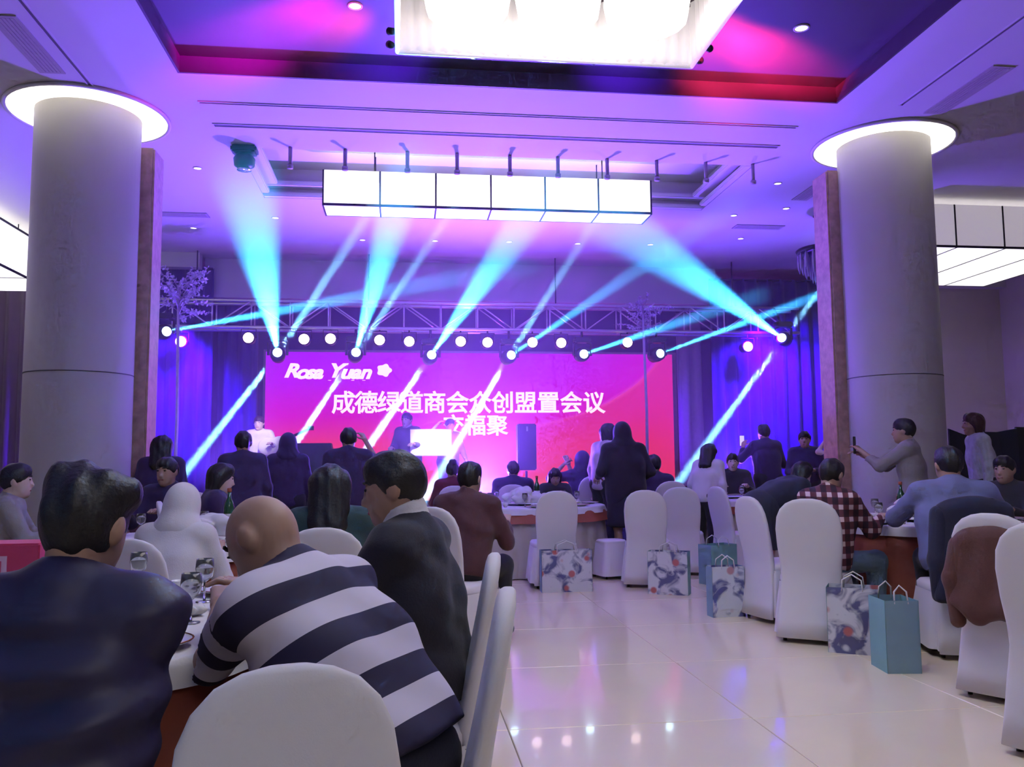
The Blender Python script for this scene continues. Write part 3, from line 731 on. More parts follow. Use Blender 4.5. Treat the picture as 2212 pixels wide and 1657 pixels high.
    for q in (-1, 1):
        g.cone(P+rv*q*.075*tw+d*(.03 if pose == 'sit' else -.02), Cc+rv*q*.085*tw, .125*tw, .115*tw, .05)
        g.cone(Cc+rv*q*.085*tw, S+rv*q*.11*tw-d*.03, .115*tw, .088, .05)
        e, wr = arms[q]; sl = unit(wr-e)
        g.cone(S+rv*q*.10*tw-d*.02, shl[q], .08, .074, .04)
        g.cone(shl[q], e, .072, .056, .03)
        if sleeve == 'long': g.cone(e, wr-sl*.03, .056, .038, .025)
        else: g.cone(e, e+sl*.05, .052, .05, .02)
    g.cone(S, N+d*.01, .085, .066, .04); g.cone(P, S-d*.03, .115*tw, .105*tw, .05)
    if jacket:
        for q in (-1, 1): g.cone(P+rv*q*.085, P+rv*q*.095-d*.12+np.array([0, .02, 0]), .135, .135, .05)
        g.plane(P-d*(.24 if pose != 'sit' else .05), -d)
    else: g.plane(P-d*hem, -d)
    g.plane(N+d*.025, unit(d+fv*.35))
    if folds or foldfn:
        if foldfn: g.ripple(lambda X, Y, Z: foldfn(X, Y, Z, P, d, rv, fv))
        else:
            ph = random.random()*6
            g.ripple(lambda X, Y, Z: folds*(np.sin(34*Z+9*X+3*np.sin(11*X+ph)+6*Y)*np.sin(13*X+5*Z+ph)+.5*np.sin(61*Z+31*X+ph)))
    at2 = None
    if attr: at2 = lambda V: attr(V, P, d, shl, arms)
    sh = blobmesh('jacket' if jacket else 'shirt', [g.skin()], top or cloth('charcoal_cloth', (.03, .03, .04)), root, at2)
    if collar:
        g = Blob(N-.16, N+.16, .009)
        g.cone(N-d*.02, N+d*.035, .088, .074, .02)
        g.plane(N+d*.05, unit(d+fv*.3)); g.plane(N-d*.03, -d)
        blobmesh('collar', [g.skin()], collar, sh)
    # --- trousers or skirt, shoes
    bt = bottom or cloth('black_trousers', (.02, .02, .028))
    tr = .80 if pose == 'sit' else 1.0
    g = Blob(np.array([-.62, min(-.4, lo[1]), 0]), np.array([.62, .8, hipz+.3]), .022)
    if skirt:
        g.cone(P, P+(knee[1]+knee[-1]-2*P)*.5*.8, .15, .18, .05)
        for q in (-1, 1): g.cone(hips[q], knee[q], .13, .12, .06)
        g.plane((knee[1]+knee[-1])/2+np.array([0, 0, .0]), unit((knee[1]+knee[-1])/2-P))
    else:
        g.cone(hips[-1], hips[1], .125*tr, .125*tr, .04)
        for q in (-1, 1):
            g.cone(hips[q], knee[q], .105*tr, .078, .04)
            if not bare_legs: g.cone(knee[q], ank[q], .076, .058, .03)
    blobmesh('skirt' if skirt else 'trousers', [g.skin()], bt, root)
    for q in (-1, 1):
        g = Blob(ank[q]-.2, ank[q]+.26, .016); a = ank[q]
        g.cone(a+np.array([0, -.03, -.035]), a+np.array([0, .13, -.05]), .045, .038, .03); g.cone(a, a+np.array([0, -.02, -.03]), .042, .045, .02)
        g.plane((0, 0, .004), (0, 0, -1))
        blobmesh('shoe', [g.skin()], cloth('black_leather', (.012, .012, .014), rough=.4), root)
    # --- hair
    if hair != 'bald':
        g = Blob(Hc-.42, Hc+.24, min(hs, .012))
        if hair == 'hood':
            g.ell(Hc-hf*.005+hu*.006, (.10, .122, .125), HM, .03); g.cone(Hc-hu*.06-hf*.02, N-d*.03, .095, .11, .05)
            for q in (-1, 1): g.cone(N-d*.02, shl[q]-rv*q*.05, .10, .08, .05)
            g.carve(Hc+hf*.125-hu*.03, (.060, .075, .085), HM)
        else:
            g.ell(Hc-hf*.012+hu*.012, (.085, .100, .104), HM, .02)
            g.ell(Hc+hf*.035+hu*.062, (.062, .055, .048), HM, .03)
            nn = unit(hf*.62-hu*.78); g.plane(Hc-hf*.0-hu*.042, nn) if hair in ('short', 'tuft') else g.plane(Hc+hf*.03-hu*.03, nn)
            if hair == 'tuft':
                g.ell(Hc-hrt*.055+hu*.075-hf*.01, (.05, .06, .05), HM, .04); g.ell(Hc+hrt*.05+hu*.068, (.045, .06, .04), HM, .03)
            if hair == 'long':
                for q in (-.6, 0, .6): g.cone(Hc-hf*.04+hrt*q*.07, N-d*.09-fv*.085+rv*q*.09, .075, .05, .05)
            if hair == 'bob':
                for q in (-1, 1): g.cone(Hc+hrt*q*.06-hf*.02, Hc+hrt*q*.065-hf*.025-hu*.11, .045, .035, .04)
                g.cone(Hc-hf*.05, Hc-hf*.05-hu*.10, .06, .05, .04)
            if hair == 'bun': g.ell(Hc-hf*.06+hu*.10, (.05, .05, .045), HM, .02)
        if hair != 'hood':
            ph = random.random()*9
            g.ripple(lambda X, Y, Z: .0035*np.sin(70*X+40*Z+ph)*np.sin(55*Y+ph)+.003*np.sin(110*X+25*Y))
        blobmesh('hood' if hair == 'hood' else 'hair', [g.skin()], hm, root)
    return root

# ------------------------------------------------------------------ banquet chairs
def make_chair(label, loc, rz, scale=1.0):
    t = thing('banquet_chair', label, 'chair', loc, rz, 'white covered banquet chairs', scale)
    rg = []
    for z, wd, th, yc in ((.035, .235, .03, -.265), (.15, .225, .03, -.245), (.30, .208, .03, -.225), (.44, .198, .035, -.212), (.52, .20, .034, -.222), (.64, .212, .03, -.245), (.76, .216, .028, -.268), (.84, .205, .028, -.283), (.895, .180, .027, -.293), (.935, .140, .026, -.30), (.958, .09, .022, -.304), (.968, .04, .014, -.306)):
        rg.append(sup(wd, th, z, 3.0, 32, 0, yc))
    loft('back_cover', rg, m_white, t)
    rg = [sup(.21, .215, .37, 5, 32, 0, -.005), sup(.222, .228, .40, 5, 32, 0, -.005), sup(.222, .228, .432, 5, 32, 0, -.005), sup(.205, .21, .452, 5, 32, 0, -.005), sup(.15, .15, .457, 4, 32, 0, -.005)]
    loft('seat_cover', rg, m_white, t)
    rg = []
    for z, e, am in ((.40, .0, 0), (.31, .012, .004), (.18, .022, .010), (.05, .03, .016)):
        r0 = sup(.222+e, .225+e, z, 7, 64, 0, -.005)
        rg.append([(x*(1+am*4*math.sin(i*.8)), (y+.005)*(1+am*4*math.sin(i*.8))-.005, z) for i, (x, y, z) in enumerate(r0)])
    loft('seat_skirt', rg, m_white, t, (False, False))
    for sx in (-.19, .19):
        for sy in (-.2, .19): tube('leg', [(sx, sy, 0), (sx, sy, .39)], [.013, .017], m_foot, t, 8)
    return t
chair0 = make_chair('empty white covered banquet chair standing behind the man in the dark navy shirt', (at(625, 1410, 1.62)[0]+.067, 1.35, 0), R(194), .92)
def chair(px, py, rz, label, scale=1.0, xy=None):
    p = atz(px, py, 0) if xy is None else xy
    return dup(chair0, (p[0], p[1], 0), R(rz), label, None, scale)
chair(0, 0, 84, 'white covered chair turned edge-on behind the man in the black suit', .98, (at(1050, 1200, 2.9)[0]-.27, 2.92))
chair(0, 0, 83, 'white covered chair behind the man in the striped shirt', .98, (at(1080, 1260, 2.1)[0]-.28, 2.12))
chair(0, 0, -40, 'white covered chair under the guest in maroon', 1, (at(992, 1012, 6.0)[0]-.01, 5.92))
chair(1195, 1264, 0, 'white covered chair with a floral gift bag behind it before the rust table', 1)
chair(1400, 1262, -18, 'white covered chair with a teal and floral bag hung at its side', 1)
chair(1478, 1236, -22, 'white covered chair next to the chair with the teal and floral bag', 1)
chair(1603, 1238, -78, 'white covered chair seen edge-on beside the bending woman', 1)
chair(0, 0, -80, 'white covered chair seen from the side behind a floral bag on the floor', 1, (3.02, 6.67))
chair(0, 0, -34, 'white covered chair behind the man in the plaid shirt', 1.02, (2.92, 5.90))
chair(0, 0, -14, 'white covered chair hung with a dark navy jacket', 1, (at(2058, 1100, 5.34)[0], 5.32))
BR = atz(2165, 1522, 0)+np.array((.24, .15, 0)); chair(0, 0, -58, 'white covered chair hung with a brown jacket', 1.0, BR)
chair(0, 0, -58, 'white covered chair nearest the brown jacket chair with a bag beside it', 1.02, at(2268, 1200, 3.3)+np.array((.24, .15, 0)))
chair(0, 0, -12, 'white covered chair behind the guest hooded in white', .93, (at(352, 1035, 4.75)[0]-.01, 4.68))
p = (2.25, 9.28, 0)
t = thing('covered_stool', 'white covered stool under the standing figure in black', 'stool', (p[0], p[1], 0), R(15), None, .85)
loft('seat_cover', [sup(.16, .16, .43, 4), sup(.17, .17, .46, 4), sup(.15, .15, .48, 4)], m_white, t)
loft('seat_skirt', [sup(.165, .165, .45, 6), sup(.19, .19, .25, 6), sup(.22, .22, .04, 6)], m_white, t, (False, False))
for sx in (-.16, .16):
    for sy in (-.16, .16): tube('leg', [(sx, sy, 0), (sx*.8, sy*.8, .44)], .013, m_foot, t)
# stool carrying the man in the navy shirt
t = thing('low_stool', 'low padded stool under the man in the dark navy shirt', 'stool', (-.695, 1.77, 0))
lathe('stool_seat', [(.17, .40), (.185, .42), (.185, .445), (.15, .46)], m_foot, t)
for k in range(4):
    a = math.pi/4+k*math.pi/2; tube('leg', [(.15*math.cos(a), .15*math.sin(a), 0), (.13*math.cos(a), .13*math.sin(a), .41)], .014, m_foot, t)

# ------------------------------------------------------------------ round tables, cloths and tableware
def drape(name, r, zt, zb, m, parent, amp=.03, n=120, k=14, flare=.03):
    rg = [circ(r-.02, zt, n), circ(r, zt-.006, n)]
    for q in (.25, .6, 1.0):
        z = zt-.006+(zb-zt)*q
        rg.append([((r+flare*q+amp*q*math.sin(k*2*math.pi*i/n+.6*math.sin(3*2*math.pi*i/n)))*math.cos(2*math.pi*i/n), (r+flare*q+amp*q*math.sin(k*2*math.pi*i/n+.6*math.sin(3*2*math.pi*i/n)))*math.sin(2*math.pi*i/n), z) for i in range(n)])
    return loft(name, rg, m, parent, (True, False))
plate0 = cup0 = bowl0 = nap0 = glass0 = None
def tableware(cx, cy, r, where, n, ph, items=('plate', 'cup', 'glass', 'napkin')):
    global plate0, cup0, bowl0, nap0, glass0
    Z = .757
    for k in range(n):
        a = ph+2*math.pi*k/n; c, s = math.cos(a), math.sin(a)
        if 'plate' in items:
            L = 'white dinner plate on the %s' % where
            p = (cx+c*(r-.17), cy+s*(r-.17), Z)
            if plate0 is None:
                plate0 = thing('dinner_plate', L, 'plate', p, 0, 'plates on the %s' % where)
                pd = lathe('plate_dish', [(.06, 0), (.065, .004), (.12, .018), (.125, .022), (.118, .022), (.06, .008), (.01, .007)], m_china, plate0, 28)
                lathe('plate_rim', [(.122, .0215), (.126, .023), (.122, .0245)], m_rust, pd, 28, True, (False, False))
            else: dup(plate0, p, 0, L, 'plates on the %s' % where)
        if 'cup' in items:
            L = 'small white tea cup on the %s' % where; a2 = a+.22
            p = (cx+math.cos(a2)*(r-.28), cy+math.sin(a2)*(r-.28), Z)
            if cup0 is None:
                cup0 = thing('tea_cup', L, 'cup', p, 0, 'tea cups on the %s' % where)
                lathe('cup_bowl', [(.018, 0), (.02, .006), (.03, .02), (.038, .05), (.035, .05), (.028, .022), (.005, .01)], m_china, cup0, 20)
                tube('cup_handle', [(.034, 0, .042), (.052, 0, .04), (.054, 0, .025), (.03, 0, .018)], .0045, m_china, cup0, 6)
            else: dup(cup0, p, a2, L, 'tea cups on the %s' % where)
        if 'glass' in items:
            L = 'stemmed wine glass on the %s' % where; a2 = a-.2
            p = (cx+math.cos(a2)*(r-.32), cy+math.sin(a2)*(r-.32), Z)
            if glass0 is None:
                glass0 = thing('wine_glass', L, 'glass', p, 0, 'wine glasses on the %s' % where)
                lathe('glass_foot', [(.03, 0), (.03, .003), (.005, .006)], m_glass, glass0, 16); lathe('glass_stem', [(.005, .004), (.004, .07)], m_glass, glass0, 8)
                lathe('glass_bowl', [(.004, .07), (.028, .09), (.034, .12), (.03, .155), (.028, .155), (.031, .12), (.025, .093), (.003, .075)], m_glass, glass0, 16)
            else: dup(glass0, p, 0, L, 'wine glasses on the %s' % where)
        if 'napkin' in items and k % 2 == 0:
            L = 'crumpled white napkin on the %s' % where
            p = (cx+c*(r-.36), cy+s*(r-.36), Z+.001)
            if nap0 is None:
                g = Blob((-.16, -.16, -.02), (.16, .16, .14), .008)
                for q in range(9):
                    v = rng.normal(0, .045, 2); g.ell((v[0], v[1], .03+.02*rng.random()), (.05, .03, .028), rotm((0, 0, 1), rng.random()*6), .02)
                g.ripple(lambda X, Y, Z: .006*np.sin(60*X+40*Y)*np.sin(50*Y-30*Z)); g.plane((0, 0, .0), (0, 0, -1))
                nap0 = blobmesh('napkin', [g.skin()], m_wcloth, None); tag(nap0, L, 'napkin', 'napkins on the %s' % where); nap0.location = p; nap0.scale = (.5,)*3
            else: q = dup(nap0, p, a*2, L, 'napkins on the %s' % where, .5)
def table(cx, cy, r, adj, n=8, ph=.2, rust=.36, items=('plate', 'cup', 'glass', 'napkin')):
    t = thing('round_table', 'round banquet table %s' % adj, 'table', (cx, cy, 0), 0, 'round banquet tables')
    lathe('tabletop', [(r-.04, .70), (r-.03, .71), (r-.03, .738), (r-.05, .74)], m_foot, t, 48); lathe('pedestal', [(.3, 0), (.3, .03), (.06, .06), (.06, .68), (.25, .70)], m_foot, t, 20)
    c = thing('tablecloth', 'layered white and rust cloth on the table %s' % adj, 'tablecloth', (cx, cy, 0), 0, 'layered tablecloths')
    drape('floor_skirt', r-.01, .744, .015, m_ivory, c, .035, 160, 22, .05)
    drape('rust_overlay', r, .750, rust, m_rust, c, .012, 120, 12, .06)
    drape('white_top', r+.008, .756, .69, m_wcloth, c, .01, 120, 16, .02)
    ls = thing('turntable', 'glass turntable on the table %s' % adj, 'turntable', (cx, cy, .757), 0, 'glass turntables')
    lathe('turntable_base', [(.12, 0), (.12, .012), (.10, .02)], m_dark, ls); lathe('turntable_disc', [(.355, .02), (.36, .025), (.355, .03), (.1, .031)], m_china, ls, 48)
    tableware(cx, cy, r, 'table %s' % adj, n, ph, items)
T1, T2, T3, T4, T5 = (-1.28, 3.0), (-1.42, 6.12), (1.46, 10.15), (4.22, 6.6), (4.65, 4.6)
table(*T1, .95, 'before the man in the navy shirt', 9, -.025)
table(*T2, .9, 'before the guest hooded in white', 8, .3)
table(*T3, .9, 'below the column loudspeaker', 8, 0, .6)
table(*T4, .82, 'before the man in the plaid shirt', 8, .5, .12)
table(*T5, .8, 'beside the man in the pale blue shirt', 8, 1.5)
table(4.3, 11.2, .9, 'behind the bending woman', 8, .2, .6)
def heap(cx, cy, z, label, n, rad, seed, size=1.0):
    g2 = np.random.default_rng(seed); g = Blob((-rad-.1, -rad-.1, -.03), (rad+.1, rad+.1, .3), .011)
    for q in range(n):
        v = g2.normal(0, rad*.42, 2); hh = .05+.11*max(0, 1-np.hypot(*v)/rad)*g2.random()
        g.ell((v[0], v[1], hh), (.10, .05, .035), rotm((0, 0, 1), g2.random()*6) @ rotm((1, 0, 0), g2.random()-.5), .025)
        g.cone((v[0], v[1], 0), (v[0], v[1], hh), .05, .03, .03)
    g.ripple(lambda X, Y, Z: .007*np.sin(48*X+30*Y)*np.sin(45*Y-40*Z)); g.plane((0, 0, 0), (0, 0, -1))
    o = blobmesh('napkin_heap', [g.skin()], m_wcloth, None); tag(o, label, 'napkins'); o.location = (cx, cy, z); o.scale = (size,)*3
heap(T4[0], T4[1], .787, 'heap of rumpled white napkins on the table before the plaid shirt man', 26, .27, 3)
heap(T3[0]-.05, T3[1]-.15, .788, 'rumpled white napkins on the table below the column loudspeaker', 16, .28, 4)
heap(T1[0]+.74, T1[1]+.26, .757, 'rumpled grey-white napkin on the near table beside the bald man', 14, .18, 6, .5)
heap(T2[0]+.12, T2[1]-.12, .788, 'white paper napkins on the table before the white hooded guest', 12, .22, 8)
heap(T5[0]-.1, T5[1]+.1, .788, 'rumpled white napkins on the table beside the pale blue shirt', 12, .2, 9)
def bottle(x, y, z, label, m=m_bottle):
    t = thing('bottle', label, 'bottle', (x, y, z), 0)
    bb = lathe('bottle_body', [(.034, 0), (.037, .005), (.037, .17), (.03, .20), (.014, .235), (.013, .28)], m, t, 20); lathe('bottle_cap', [(.0145, .275), (.0155, .28), (.0155, .30), (.01, .303)], m_rust, t, 16)
    lathe('bottle_label', [(.0375, .05), (.038, .055), (.038, .12), (.0375, .125)], m_wcloth, bb, 20)
bottle(T4[0]+.05, T4[1]+.40, .757, 'dark green bottle on the table before the plaid shirt man')
bottle(T3[0]+.14, T3[1]+.2, .788, 'dark green bottle on the table below the column loudspeaker')
bottle(T2[0]+.20, T2[1]+.16, .788, 'dark green bottle on the table before the white hooded guest')
# phone and red box on the near tables
box_t = thing('gift_box', 'red and pink gift box with white frame on the near table', 'box', (at(95, 1270, 2.5)[0]-.165, 2.53, .757), R(0))
m_pink = mat('pink_carton', (.62, .05, .16), .5, noise=.12, nscale=6); m_pinkl = mat('pale_pink_print', (.75, .45, .68), .5, noise=.1); m_pgrey = mat('lilac_print', (.42, .38, .60), .5, noise=.2, nscale=9)
box('carton', (-.22, -.07, .035), (.165, .07, .29), m_pink, box_t, .004)
for a, b in (((-.2, .245), (.085, .258)), ((.072, .04), (.085, .245))): box('frame_print', (a[0], -.073, a[1]), (b[0], -.0695, b[1]), m_pinkl, box_t)
box('picture_print', (-.2, -.0725, .15), (.015, -.0695, .235), m_pgrey, box_t); box('picture_print', (-.2, -.0725, .06), (.01, -.0695, .125), m_pgrey, box_t)
box('box_tray', (-.23, -.08, 0), (.175, .08, .035), m_wcloth, box_t, .004)
t = thing('phone', 'black phone lying on the table before the white hooded guest', 'phone', (T2[0]+.42, T2[1]-.55, .758), R(30))
box('phone_case', (-.038, -.078, 0), (.038, .078, .009), m_black, t, .003); box('phone_screen', (-.034, -.072, .0085), (.034, .072, .0098), mat('dark_phone_glass', (.01, .01, .015), .08, noise=.1), t)

# ------------------------------------------------------------------ gift bags
def floral(name, base, blotch, accent):
    m = bpy.data.materials.new(name); m.use_nodes = True; nt = m.node_tree; b = nt.nodes['Principled BSDF']; b.inputs['Roughness'].default_value = .55
    tc = nt.nodes.new('ShaderNodeTexCoord'); n1 = nt.nodes.new('ShaderNodeTexNoise'); n1.inputs['Scale'].default_value = 7; n1.inputs['Detail'].default_value = 3; n1.inputs['Distortion'].default_value = 1.2
    n2 = nt.nodes.new('ShaderNodeTexVoronoi'); n2.inputs['Scale'].default_value = 6
    oi = nt.nodes.new('ShaderNodeObjectInfo'); va = nt.nodes.new('ShaderNodeVectorMath'); va.operation = 'MULTIPLY_ADD'; va.inputs[1].default_value = (1, 1, 1)
    sc_ = nt.nodes.new('ShaderNodeMath'); sc_.operation = 'MULTIPLY'; sc_.inputs[1].default_value = 37.0
    nt.links.new(oi.outputs['Random'], sc_.inputs[0]); nt.links.new(tc.outputs['Object'], va.inputs[0]); nt.links.new(sc_.outputs[0], va.inputs[2])
    nt.links.new(va.outputs[0], n1.inputs['Vector']); nt.links.new(va.outputs[0], n2.inputs['Vector'])
    r1 = nt.nodes.new('ShaderNodeValToRGB'); e = r1.color_ramp.elements; e[0].position = .38; e[0].color = (*blotch, 1); e[1].position = .52; e[1].color = (*base, 1)
    r2 = nt.nodes.new('ShaderNodeValToRGB'); e = r2.color_ramp.elements; e[0].position = .16; e[0].color = (1, 1, 1, 1); e[1].position = .24; e[1].color = (0, 0, 0, 1)
    mx = nt.nodes.new('ShaderNodeMix'); mx.data_type = 'RGBA'; mx.inputs[7].default_value = (*accent, 1)
    nt.links.new(n1.outputs['Fac'], r1.inputs[0]); nt.links.new(n2.outputs['Distance'], r2.inputs[0]); nt.links.new(r2.outputs[0], mx.inputs[0]); nt.links.new(r1.outputs[0], mx.inputs[6]); nt.links.new(mx.outputs[2], b.inputs['Base Color'])
    return m
m_fl = floral('floral_print', (.58, .58, .64), (.10, .10, .24), (.45, .12, .12))
m_fl2 = floral('blue_floral_print', (.55, .58, .66), (.09, .10, .28), (.45, .22, .25))
m_teal = mat('teal_paper', (.20, .42, .42), .55, noise=.12, nscale=5); m_teal2 = mat('slate_blue_paper', (.20, .32, .40), .55, noise=.12, nscale=5)
def bag(x, y, w_, d_, h_, rz, label, front, sidem):
    t = thing('gift_bag', label, 'bag', (x, y, 0), R(rz), 'paper gift bags')
    hw, hd = w_/2, d_/2
    def panel(n, p0, p1, m, off):
        p0, p1 = np.array(p0), np.array(p1); nn = np.array(off)*.003
        V = [(*p0, 0), (*p1, 0), (*p1, h_), (*p0, h_)]; V2 = [(a+nn[0], b+nn[1], c) for a, b, c in V]
        mesh(n, V+V2, [(3, 2, 1, 0), (4, 5, 6, 7), (0, 1, 5, 4), (1, 2, 6, 5), (2, 3, 7, 6), (3, 0, 4, 7)], m, t)
    panel('front_panel', (-hw, -hd), (hw, -hd), front, (0, 1)); panel('front_panel', (-hw, hd), (hw, hd), front, (0, -1))
    panel('gusset', (-hw, -hd), (-hw, hd), sidem, (1, 0)); panel('gusset', (hw, -hd), (hw, hd), sidem, (-1, 0))
    box('bag_base', (-hw+.003, -hd+.003, 0.001), (hw-.003, hd-.003, .005), sidem, t)
    for s in (-1, 1):
        tube('rope_handle', [(-w_*.2, s*hd*.98, h_-.02), (-w_*.18, s*hd*.9, h_+.05), (0, s*hd*.8, h_+.085), (w_*.18, s*hd*.9, h_+.05), (w_*.2, s*hd*.98, h_-.02)], .005, m_wcloth, t, 6)
    return t
g_ = lambda px, py: atz(px, py, 0)
p = g_(1223, 1277); bag(p[0], p[1]-.0, .50, .14, .40, 0, 'wide floral gift bag on the floor before the chair at the rust table', m_fl, m_teal2)
p = g_(1440, 1277); bag(p[0]-.02, p[1]-.16, .38, .16, .40, -28, 'teal sided floral gift bag leaning by the second white chair', m_fl, m_teal)
p = g_(1530, 1252); bag(p[0], p[1]-.3, .34, .2, .40, 20, 'plain teal gift bag beside the edge-on white chair', m_teal, m_teal2)
p = g_(1585, 1324); bag(p[0]-.11, p[1]-.12, .28, .12, .40, 4, 'small blue floral gift bag standing alone by the side-on chair', m_fl2, m_teal2)
p = g_(1872, 1414); bag(p[0]-.02, p[1]+.1, .32, .20, .42, -32, 'teal gift bag with dark floral print beside the plaid shirt man', m_fl, m_teal)
p = g_(1955, 1450); bag(p[0]-.02, p[1]+.06, .20, .24, .42, -8, 'plain slate blue gift bag against the navy jacket chair', m_teal2, m_teal)
p = g_(2215, 1650); bag(p[0]+.02, p[1]-.3, .24, .12, .46, -10, 'dark blue floral gift bag beside the brown jacket chair', m_fl2, m_teal2)
# jackets hung over chair backs
def hung(x, y, rz, label, c, wd, drop, zt=.955):
    t = thing('draped_jacket', label, 'jacket', (x, y, 0), R(rz))
    g = Blob((-.45, -.55, drop-.15), (.45, .15, 1.15), .013)
    for q in np.linspace(-1, 1, 7):
        g.cone((q*wd*.8, -.30, zt-.035*q*q), (q*wd, -.335, drop+.04*math.sin(q*5)), .05, .045, .05)
        g.cone((q*wd*.8, -.30, zt-.035*q*q), (q*wd*.85, -.19, zt-.3), .045, .03, .05)
    g.ripple(lambda X, Y, Z: .010*np.sin(38*X+3*np.sin(5*Z))*np.clip(1.1-Z, 0, 1))
    blobmesh('jacket_body', [g.skin()], c, t)
    g = Blob((-.5, -.6, drop-.2), (.5, .2, 1.15), .013)
    g.cone((-wd*.95, -.30, zt-.05), (-wd*1.12, -.33, .62), .055, .05, .03); g.cone((-wd*1.12, -.33, .62), (-wd*1.08, -.31, .40), .05, .04, .03)
    blobmesh('jacket_sleeve', [g.skin()], c, t)
    g = Blob((-.3, -.5, .8), (.3, 0, 1.15), .01)
    for q in range(-4, 5): g.cone((q*.022, -.315+.001*q*q, zt+.03-.0008*q*q), ((q+1)*.022, -.315, zt+.03), .022, .022, .015)
    blobmesh('jacket_collar', [g.skin()], c, t)
hung(at(2058, 1100, 5.34)[0], 5.32, -14, 'dark navy jacket hung over the chair behind the pale blue shirt man', cloth('navy_jacket_cloth', (.018, .018, .05)), .22, .36)
hung(BR[0], BR[1], -58, 'brown jacket hung inside a white chair cover beside the navy jacket', cloth('brown_jacket_cloth', (.10, .035, .03)), .17, .47, .84)

# ------------------------------------------------------------------ stage and wall-side equipment
p = at(1137, 1000, 12.75)
t = thing('column_loudspeaker', 'tall black column loudspeaker on a stand before the red screen', 'loudspeaker', (p[0], 12.75, 0))
box('speaker_cabinet', (-.14, -.11, 1.14), (.14, .11, 1.83), m_black, t, .015); box('speaker_grille', (-.12, -.116, 1.16), (.12, -.108, 1.81), mat('speaker_mesh', (.03, .03, .04), .7, noise=.5, nscale=120), t)
tube('stand_pole', [(0, 0, .5), (0, 0, 1.13)], .018, m_dark, t)
box('badge', (-.012, -.119, 1.72), (.012, -.115, 1.79), m_alu, t)
for k in range(3):
    a = k*2.094+.5; tube('leg', [(0, 0, .75), (.36*math.cos(a), .36*math.sin(a), .01)], .012, m_dark, t)
p = at(680, 980, 12.6)
t = thing('monitor_speaker', 'wide black monitor speaker on a flight case below the screen', 'loudspeaker', (p[0], 12.7, 0))
box('flight_case', (-.32, -.25, 0), (.32, .25, 1.05), m_black, t, .02)
V = [(-.34, -.22, 1.05), (.34, -.22, 1.05), (.34, .22, 1.05), (-.34, .22, 1.05), (-.28, -.05, 1.56), (.22, -.05, 1.56), (.22, .2, 1.56), (-.28, .2, 1.56)]
mesh('speaker_cabinet', V, [(3, 2, 1, 0), (4, 5, 6, 7), (0, 1, 5, 4), (1, 2, 6, 5), (2, 3, 7, 6), (3, 0, 4, 7)], m_black, t)
for s in (-.15, .12): lathe('speaker_driver', [(.09, 0), (.10, .01), (.06, .012)], m_dark, t, 20).location = (s, .19, 1.3)
# dark sideboard and screen panels by the beige wall
p = at(1905, 1052, 10.4)
t = thing('sideboard', 'long dark sideboard standing before the beige wall', 'sideboard', (p[0]+2.1, 11.4, 0))
box('sideboard_top', (-1.75, -.28, .88), (1.75, .28, .93), m_foot, t, .008); box('sideboard_body', (-1.7, -.25, .08), (1.7, .25, .88), m_foot, t)
for k in range(4): box('sideboard_door', (-1.66+k*.835, -.262, .12), (-1.66+k*.835+.81, -.248, .85), m_foot, t, .004)
for sx in (-1.6, 1.6):
    for sy in (-.2, .2): box('leg', (sx-.03, sy-.03, 0), (sx+.03, sy+.03, .09), m_foot, t)
p = at(2054, 930, 10.2)
t = thing('folding_screen', 'low dark cloth folding screen behind the guest in the white top', 'screen', (p[0], 10.25, 0))
m_scr = cloth('dark_blue_screen_cloth', (.012, .014, .03))
for k, (xa, za, zb_) in enumerate(((0, 1.64, 1.57), (.47, 1.60, 1.64), (.94, 1.66, 1.67))):
    V = [(xa+.01, .0, .05), (xa+.46, .05*(-1)**k, .05), (xa+.46, .05*(-1)**k, zb_), (xa+.23, .02, min(za, zb_)-.005), (xa+.01, 0, za)]
    V2 = [(a, b+.03, c) for a, b, c in V]
    mesh('screen_panel', V+V2, [(0, 1, 2, 3, 4), (9, 8, 7, 6, 5)]+[(i, 5+i, 5+(i+1) % 5, (i+1) % 5) for i in range(5)], m_scr, t)
    tube('screen_foot', [(xa+.2, -.12, .02), (xa+.2, .16, .02)], .02, m_dark, t)
# silver branches and crystal brackets
def branches(x, y, z0, z1, spread, label, seed, n=26, hang=False):
    g2 = random.Random(seed)
    t = thing('branch_arrangement', label, 'decoration', (x, y, z0))
    H = z1-z0; mb = mat('silvered_twig', (.36, .30, .40), .6, noise=.2); ml = mat('silvered_leaf', (.55, .48, .62), .6, noise=.2, nscale=30)
    stem = tube('stem', [(0, 0, 0), (.02, 0, H*.45), (-.01, 0, H*.92)], [.03, .025, .02], mb, t)
    V, F = [], []
    for k in range(n):
        a = g2.random()*6.28; el = g2.uniform(.1, 1.2); L = g2.uniform(.5, 1.0)*spread
        b0 = Vector((0, 0, H*g2.uniform(.80, .92))); dv = Vector((math.cos(a)*math.cos(el), math.sin(a)*math.cos(el)*.6, math.sin(el)))
        pts = [b0+dv*L*q+Vector((0, 0, -.18*L*q*q)) for q in (0, .35, .7, 1)]
        tube('twig', pts, [.008, .006, .004, .002], mb, t, 5)
        for q in range(26):
            u = g2.uniform(.25, 1); p0 = b0+dv*L*u+Vector((0, 0, -.18*L*u*u))
            e1 = Vector([g2.gauss(0, 1) for _ in range(3)]).normalized()*g2.uniform(.035, .075); e2 = e1.orthogonal().normalized()*g2.uniform(.012, .022)
            i = len(V); V += [p0, p0+e1*.5+e2, p0+e1, p0+e1*.5-e2]; F.append((i, i+1, i+2, i+3))
    o = mesh('leaves', V, F, ml, t); o['kind'] = 'stuff'
    lathe('vase', [(.10, .0), (.13, .02), (.09, .25), (.11, .5), (.1, .5), (.08, .25)], mb, t, 16)
    return t
